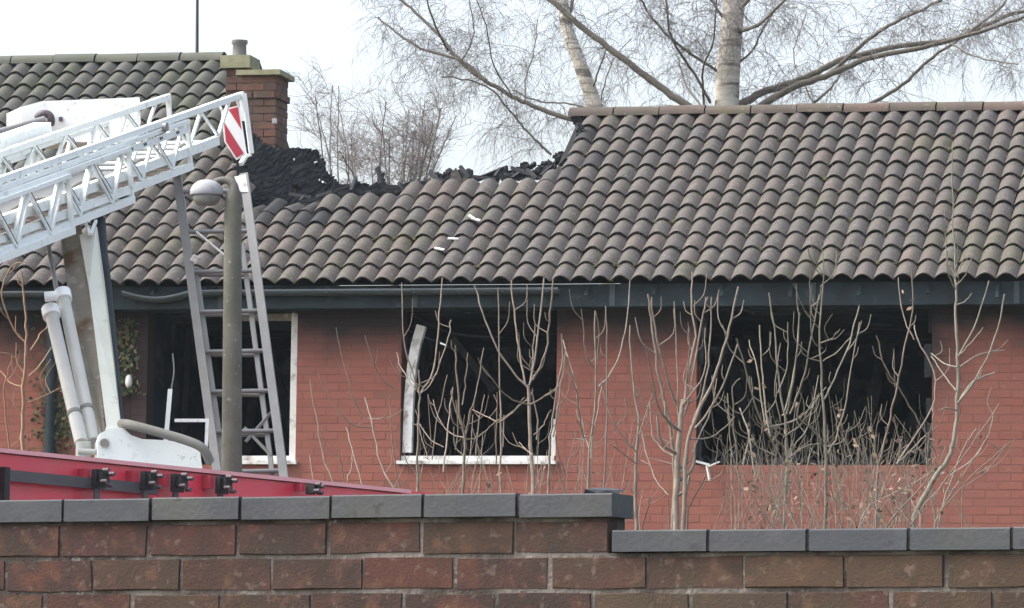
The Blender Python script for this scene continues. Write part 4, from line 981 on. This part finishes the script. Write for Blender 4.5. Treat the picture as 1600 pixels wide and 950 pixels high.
sapling('tallest thick stemmed sapling reaching over the roof at the right end of the wide window', Z7, 38.5,
  [([(1225, 940), (1230, 840), (1290, 720), (1345, 640), (1365, 560), (1376, 440), (1376, 300), (1370, 150), (1370, 60), (1365, -60), (1360, -240), (1358, -430)], 17, 2.2), ([(1380, 450), (1430, 382), (1500, 350)], 7, 4), ([(1380, 452), (1440, 370), (1500, 240), (1536, 85)], 6, 4), ([(1378, 295), (1430, 200), (1482, 40)], 5, 3.5),
   ([(1385, 332), (1450, 290), (1535, 275)], 5, 3), ([(1375, 332), (1330, 320), (1288, 285)], 5, 3), ([(1372, 412), (1330, 360), (1285, 295)], 5, 3), ([(1380, 290), (1420, 250), (1462, 198)], 4, 3), ([(1375, 122), (1400, 110), (1425, 83)], 4, 3), ([(1370, 70), (1345, 20), (1340, -60)], 4, 2.5), ([(1372, 60), (1400, 20), (1425, -40)], 4, 2.5),
   ([(1368, 40), (1352, -10), (1338, -20), (1335, -120)], 4, 2.5), ([(1372, 30), (1390, -20), (1400, -60)], 3, 2), ([(1375, 480), (1340, 470), (1310, 480)], 4, 3), ([(1366, 10), (1380, -40), (1372, -90)], 4, 2)], tgg, 15, .5)
sapling('low leaning stems with dried leaves below the tallest sapling at the right', Z7, 38.1,
  [([(1180, 960), (1240, 830), (1330, 720), (1420, 600), (1515, 455)], 5, 3), ([(1290, 940), (1310, 830), (1380, 720), (1470, 580)], 5, 3), ([(1300, 940), (1320, 820), (1360, 700), (1400, 600), (1440, 540)], 5, 3), ([(1100, 960), (1150, 850), (1250, 740), (1300, 660)], 5, 3), ([(1310, 830), (1420, 700), (1560, 580)], 4, 2.5),
   ([(1350, 700), (1430, 640), (1480, 560), (1500, 480)], 4, 2.5), ([(1030, 900), (1080, 800), (1180, 750), (1300, 680)], 4, 2.5), ([(1390, 740), (1480, 680), (1540, 600)], 3, 2), ([(1250, 830), (1220, 780), (1235, 700)], 4, 2.5)], tg, 16, 1.1, name='shrub', cat='shrub', leaf=.2)
r = random.Random(77)
def random_shrub(label, x0, x1, ytop0, ytop1, Y, n, seed, leaf, mat):
    q = random.Random(seed); st = []
    for i in range(int(n * 1.5)):
        x = q.uniform(x0, x1); t = q.uniform(ytop0, ytop1) + 12; xb = x + q.gauss(0, 38); xm = (x + xb) / 2 + q.uniform(-14, 14)
        st.append(([(xb, 850), (xm, (850 + t) / 2), (x, t)], q.uniform(2.0, 3.2), q.uniform(1.0, 1.6)))
    return sapling(label, lambda p: p, Y, st, mat, seed, 2.6, name='shrub', cat='shrub', group='low tangled shrubs by the wall', leaf=leaf)
random_shrub('low dry shrub below the left half of the wide window', 1130, 1270, 660, 790, 38.4, 26, 101, .1, tg)
random_shrub('low dry shrub below the right half of the wide window', 1270, 1420, 650, 790, 38.2, 26, 102, .13, tg)
random_shrub('low bare shrub below the middle window', 640, 860, 650, 740, 40.9, 16, 103, .04, tg)
random_shrub('low bare shrub at the foot of the brickwork between middle and wide windows', 880, 1010, 640, 770, 40.9, 14, 104, .06, tg)
random_shrub('leafy dry shrub standing at the right corner of the wide window', 1330, 1460, 600, 740, 40.6, 18, 105, .28, tgg)
random_shrub('leafy dry shrub in the middle of the wide window sill', 1180, 1330, 590, 720, 41, 20, 106, .22, tgg)
# ivy on the neighbour's wall
m = MB(); q_ = random.Random(8)
for i in range(900):
    px = q_.gauss(88, 17); py = q_.triangular(470, 720, 680)
    if q_.random() < .3: px, py = q_.gauss(200, 9), q_.uniform(500, 620)
    c = wp(px, py, WALLN - q_.uniform(.02, .09)); a = V((q_.gauss(0, 1), q_.gauss(0, .5), q_.gauss(0, 1))).normalized() * q_.uniform(.015, .03); b = V((q_.gauss(0, 1), q_.gauss(0, .5), q_.gauss(0, 1))).normalized() * .022
    m.face([c - a, c + b, c + a * .9, c - b])
m.build('ivy', MT['ivy'], None, label='patchy green ivy climbing the left brick wall behind the lifting arm', category='ivy')

# ------------------------------------------------------------------ trees behind the houses
def tree(name, label, cat, Y, trunk, limbs, seed, ntw, hang_, mat, box=None, group=None, tw=(2.2, 1.0), reach=(60, 150)):
    q = random.Random(seed); k = Y / F
    b0 = at(*trunk[0][0], Y); root = thing(name, label, cat, (b0.x, Y, 0), group)
    P = [at(x, y, Y) for x, y in trunk[0]]; m = MB(); C = smooth(P, 5); m.tube([V((C[0].x + .1, Y, 0))] + C, [trunk[1] * k * .62] + [(trunk[1] + (trunk[2] - trunk[1]) * i / (len(C) - 1)) * k / 2 for i in range(len(C))], 12); m.build('trunk', mat, root)
    lines = []
    for pts, w0, w1 in limbs:
        n = len(pts); dy = q.uniform(-1.6, 1.6); P = [at(x, y, Y + dy * i / max(1, n - 1)) for i, (x, y) in enumerate(pts)]
        C = smooth(P, 6); C = [c + V((q.gauss(0, .005), 0, q.gauss(0, .005))) for c in C]
        m = MB(); m.tube(C, [w0 * k * .4, w1 * k * .4], 6, cap=False); m.build('limb', MT['limb'], root); lines.append((C, w0, w1))
    g = MB()
    def twig(c, d, L, w_, depth):
        P = [c]; d = d.copy(); n = 6 if depth else 8
        for i in range(n):
            d = (d + V((q.gauss(0, .22), q.gauss(0, .22), q.gauss(0, .18))) + HZ * (-.20 * hang_ if depth == 0 else -.34 * hang_)).normalized(); P.append(P[-1] + d * L / n)
        g.tube(P, [w_ * k / 2, w_ * k * .25], 3, cap=False)
        if depth < 2:
            for i in range(1, n):
                for _ in range(1 if depth else 2):
                    if q.random() < .62:
                        sd = V((q.gauss(0, 1), q.gauss(0, 1), q.gauss(0, .6))).normalized()
                        twig(P[i], (d * .5 + sd * .8).normalized(), L * q.uniform(.35, .7), w_ * .68, depth + 1)
    tot = sum(len(C) for C, _, _ in lines)
    for C, w0, w1 in lines:
        for _ in range(int(ntw * len(C) / tot)):
            i = q.randrange(len(C) - 1) if q.random() < .6 else q.randrange(len(C) // 2, len(C) - 1)
            d = (C[i + 1] - C[i]).normalized(); sd = V((q.gauss(0, 1), q.gauss(0, 1), q.gauss(0, .8))).normalized()
            twig(C[i], (d * .6 + sd * .8 + HZ * (.35)).normalized(), q.uniform(*reach) * k, q.uniform(tw[1], tw[0]), 0)
    g.build('twigs', MT['dtwig'] if name == 'bare_tree' else MT['btwig'], root, kind='stuff')
    return root
tree('birch_tree', 'birch with a thick pale trunk and wide limbs standing behind the right roof', 'tree', 60,
  ([(1134, 240), (1136, 150), (1140, 80), (1147, 0), (1152, -80)], 40, 33),
  [([(1085, 172), (1030, 135), (960, 82), (900, 35), (855, -5), (800, -50)], 15, 9), ([(1140, 175), (1190, 145), (1250, 125), (1290, 105), (1330, 88), (1420, 70), (1490, 62), (1560, 30), (1640, 5)], 16, 7), ([(1160, 185), (1230, 140), (1300, 115), (1360, 90), (1440, 75), (1530, 50), (1620, 20)], 15, 6),
   ([(1300, 112), (1345, 72), (1380, 45), (1440, 15), (1490, -10)], 9, 5), ([(1330, 178), (1400, 140), (1450, 95), (1500, 60), (1560, 15), (1590, -30)], 8, 4), ([(1265, 168), (1300, 135), (1320, 105)], 6, 4), ([(1120, 110), (1060, 70), (1020, 30), (990, -20)], 6, 4), ([(1110, 160), (1085, 115), (1050, 60), (1040, -10)], 6, 4),
   ([(1100, 165), (1098, 110), (1115, 60), (1120, -20)], 5, 3), ([(1155, 50), (1190, 35), (1230, -5)], 8, 5), ([(1150, 100), (1175, 80), (1195, 40), (1215, 10)], 5, 3), ([(1148, 20), (1180, -10), (1220, -40)], 9, 5), ([(1095, 165), (1070, 130), (1060, 90)], 4, 3), ([(1142, 40), (1110, 0), (1095, -40)], 6, 4), ([(1270, 160), (1240, 90), (1260, 20)], 3, 2), ([(1480, 65), (1530, 90), (1590, 100)], 4, 3)],
  5, 260, .45, MT['birch'], reach=(50, 150), tw=(1.3, .7))
tree('birch_tree', 'slender leaning birch left of the thick birch, its limbs spreading over the roof hole', 'tree', 62,
  ([(948, 230), (930, 165), (908, 105), (888, 50), (880, 10), (868, -60)], 25, 17),
  [([(905, 190), (850, 172), (800, 150), (752, 122), (715, 92), (690, 60), (655, 25), (615, -10)], 10, 5), ([(760, 126), (720, 95), (665, 78), (625, 55), (590, 28)], 7, 3.5), ([(862, 242), (840, 222), (815, 195), (790, 165), (760, 135), (715, 122), (690, 120)], 5, 3), ([(700, 80), (680, 40), (665, -10)], 5, 3), ([(930, 172), (890, 162), (840, 158), (800, 140)], 4, 2.5),
   ([(925, 140), (940, 95), (950, 70)], 4, 2.5), ([(888, 30), (900, -20), (910, -60)], 8, 5), ([(820, 160), (822, 120), (835, 80), (840, 30)], 3, 2), ([(800, 150), (770, 100), (760, 40), (740, -10)], 3, 2), ([(935, 172), (955, 100), (985, 60)], 3, 2), ([(720, 100), (740, 50), (730, -10)], 3, 2)],
  6, 150, .55, MT['birch'], reach=(50, 150), tw=(1.1, .65))
def bush(label, Y, x0, x1, yb, yt0, yt1, n, seed, ntw):
    q = random.Random(seed); L = []
    for i in range(n):
        x = q.uniform(x0, x1); xb = (x0 + x1) / 2 + (x - (x0 + x1) / 2) * .45; t = q.uniform(yt0, yt1) + abs(x - (x0 + x1) / 2) * .25
        L.append(([(xb, yb), ((x + xb) / 2 + q.uniform(-10, 10), (yb * .55 + t * .45)), (x + q.uniform(-10, 10), t)], 3.5, 1.8))
    return tree('bare_tree', label, 'tree', Y, ([((x0 + x1) / 2, yb + 40), ((x0 + x1) / 2, yb)], 12, 8), L, seed, ntw, -.15, MT['limb'], tw=(1.3, .8), reach=(40, 90))
bush('bushy bare tree seen through the gap in the burnt roof', 66, 520, 715, 330, 130, 230, 22, 41, 140)
bush('faint bare tree right of the chimney, left edge of the roof gap', 75, 490, 560, 330, 130, 200, 5, 42, 20)

# ------------------------------------------------------------------ thin smoky haze
m = bpy.data.materials.new('haze_air'); m.use_nodes = True; t = m.node_tree; t.nodes.clear()
vo = t.nodes.new('ShaderNodeVolumePrincipled'); vo.inputs['Color'].default_value = (.80, .92, 1, 1); vo.inputs['Density'].default_value = .00024
ou = t.nodes.new('ShaderNodeOutputMaterial'); t.links.new(vo.outputs[0], ou.inputs['Volume'])
b = MB(); b.box((0, 45, 7), (V((1, 0, 0)), V((0, 1, 0)), V((0, 0, 1))), (3200, 3200, 16)); b.build('haze', m, kind='stuff')
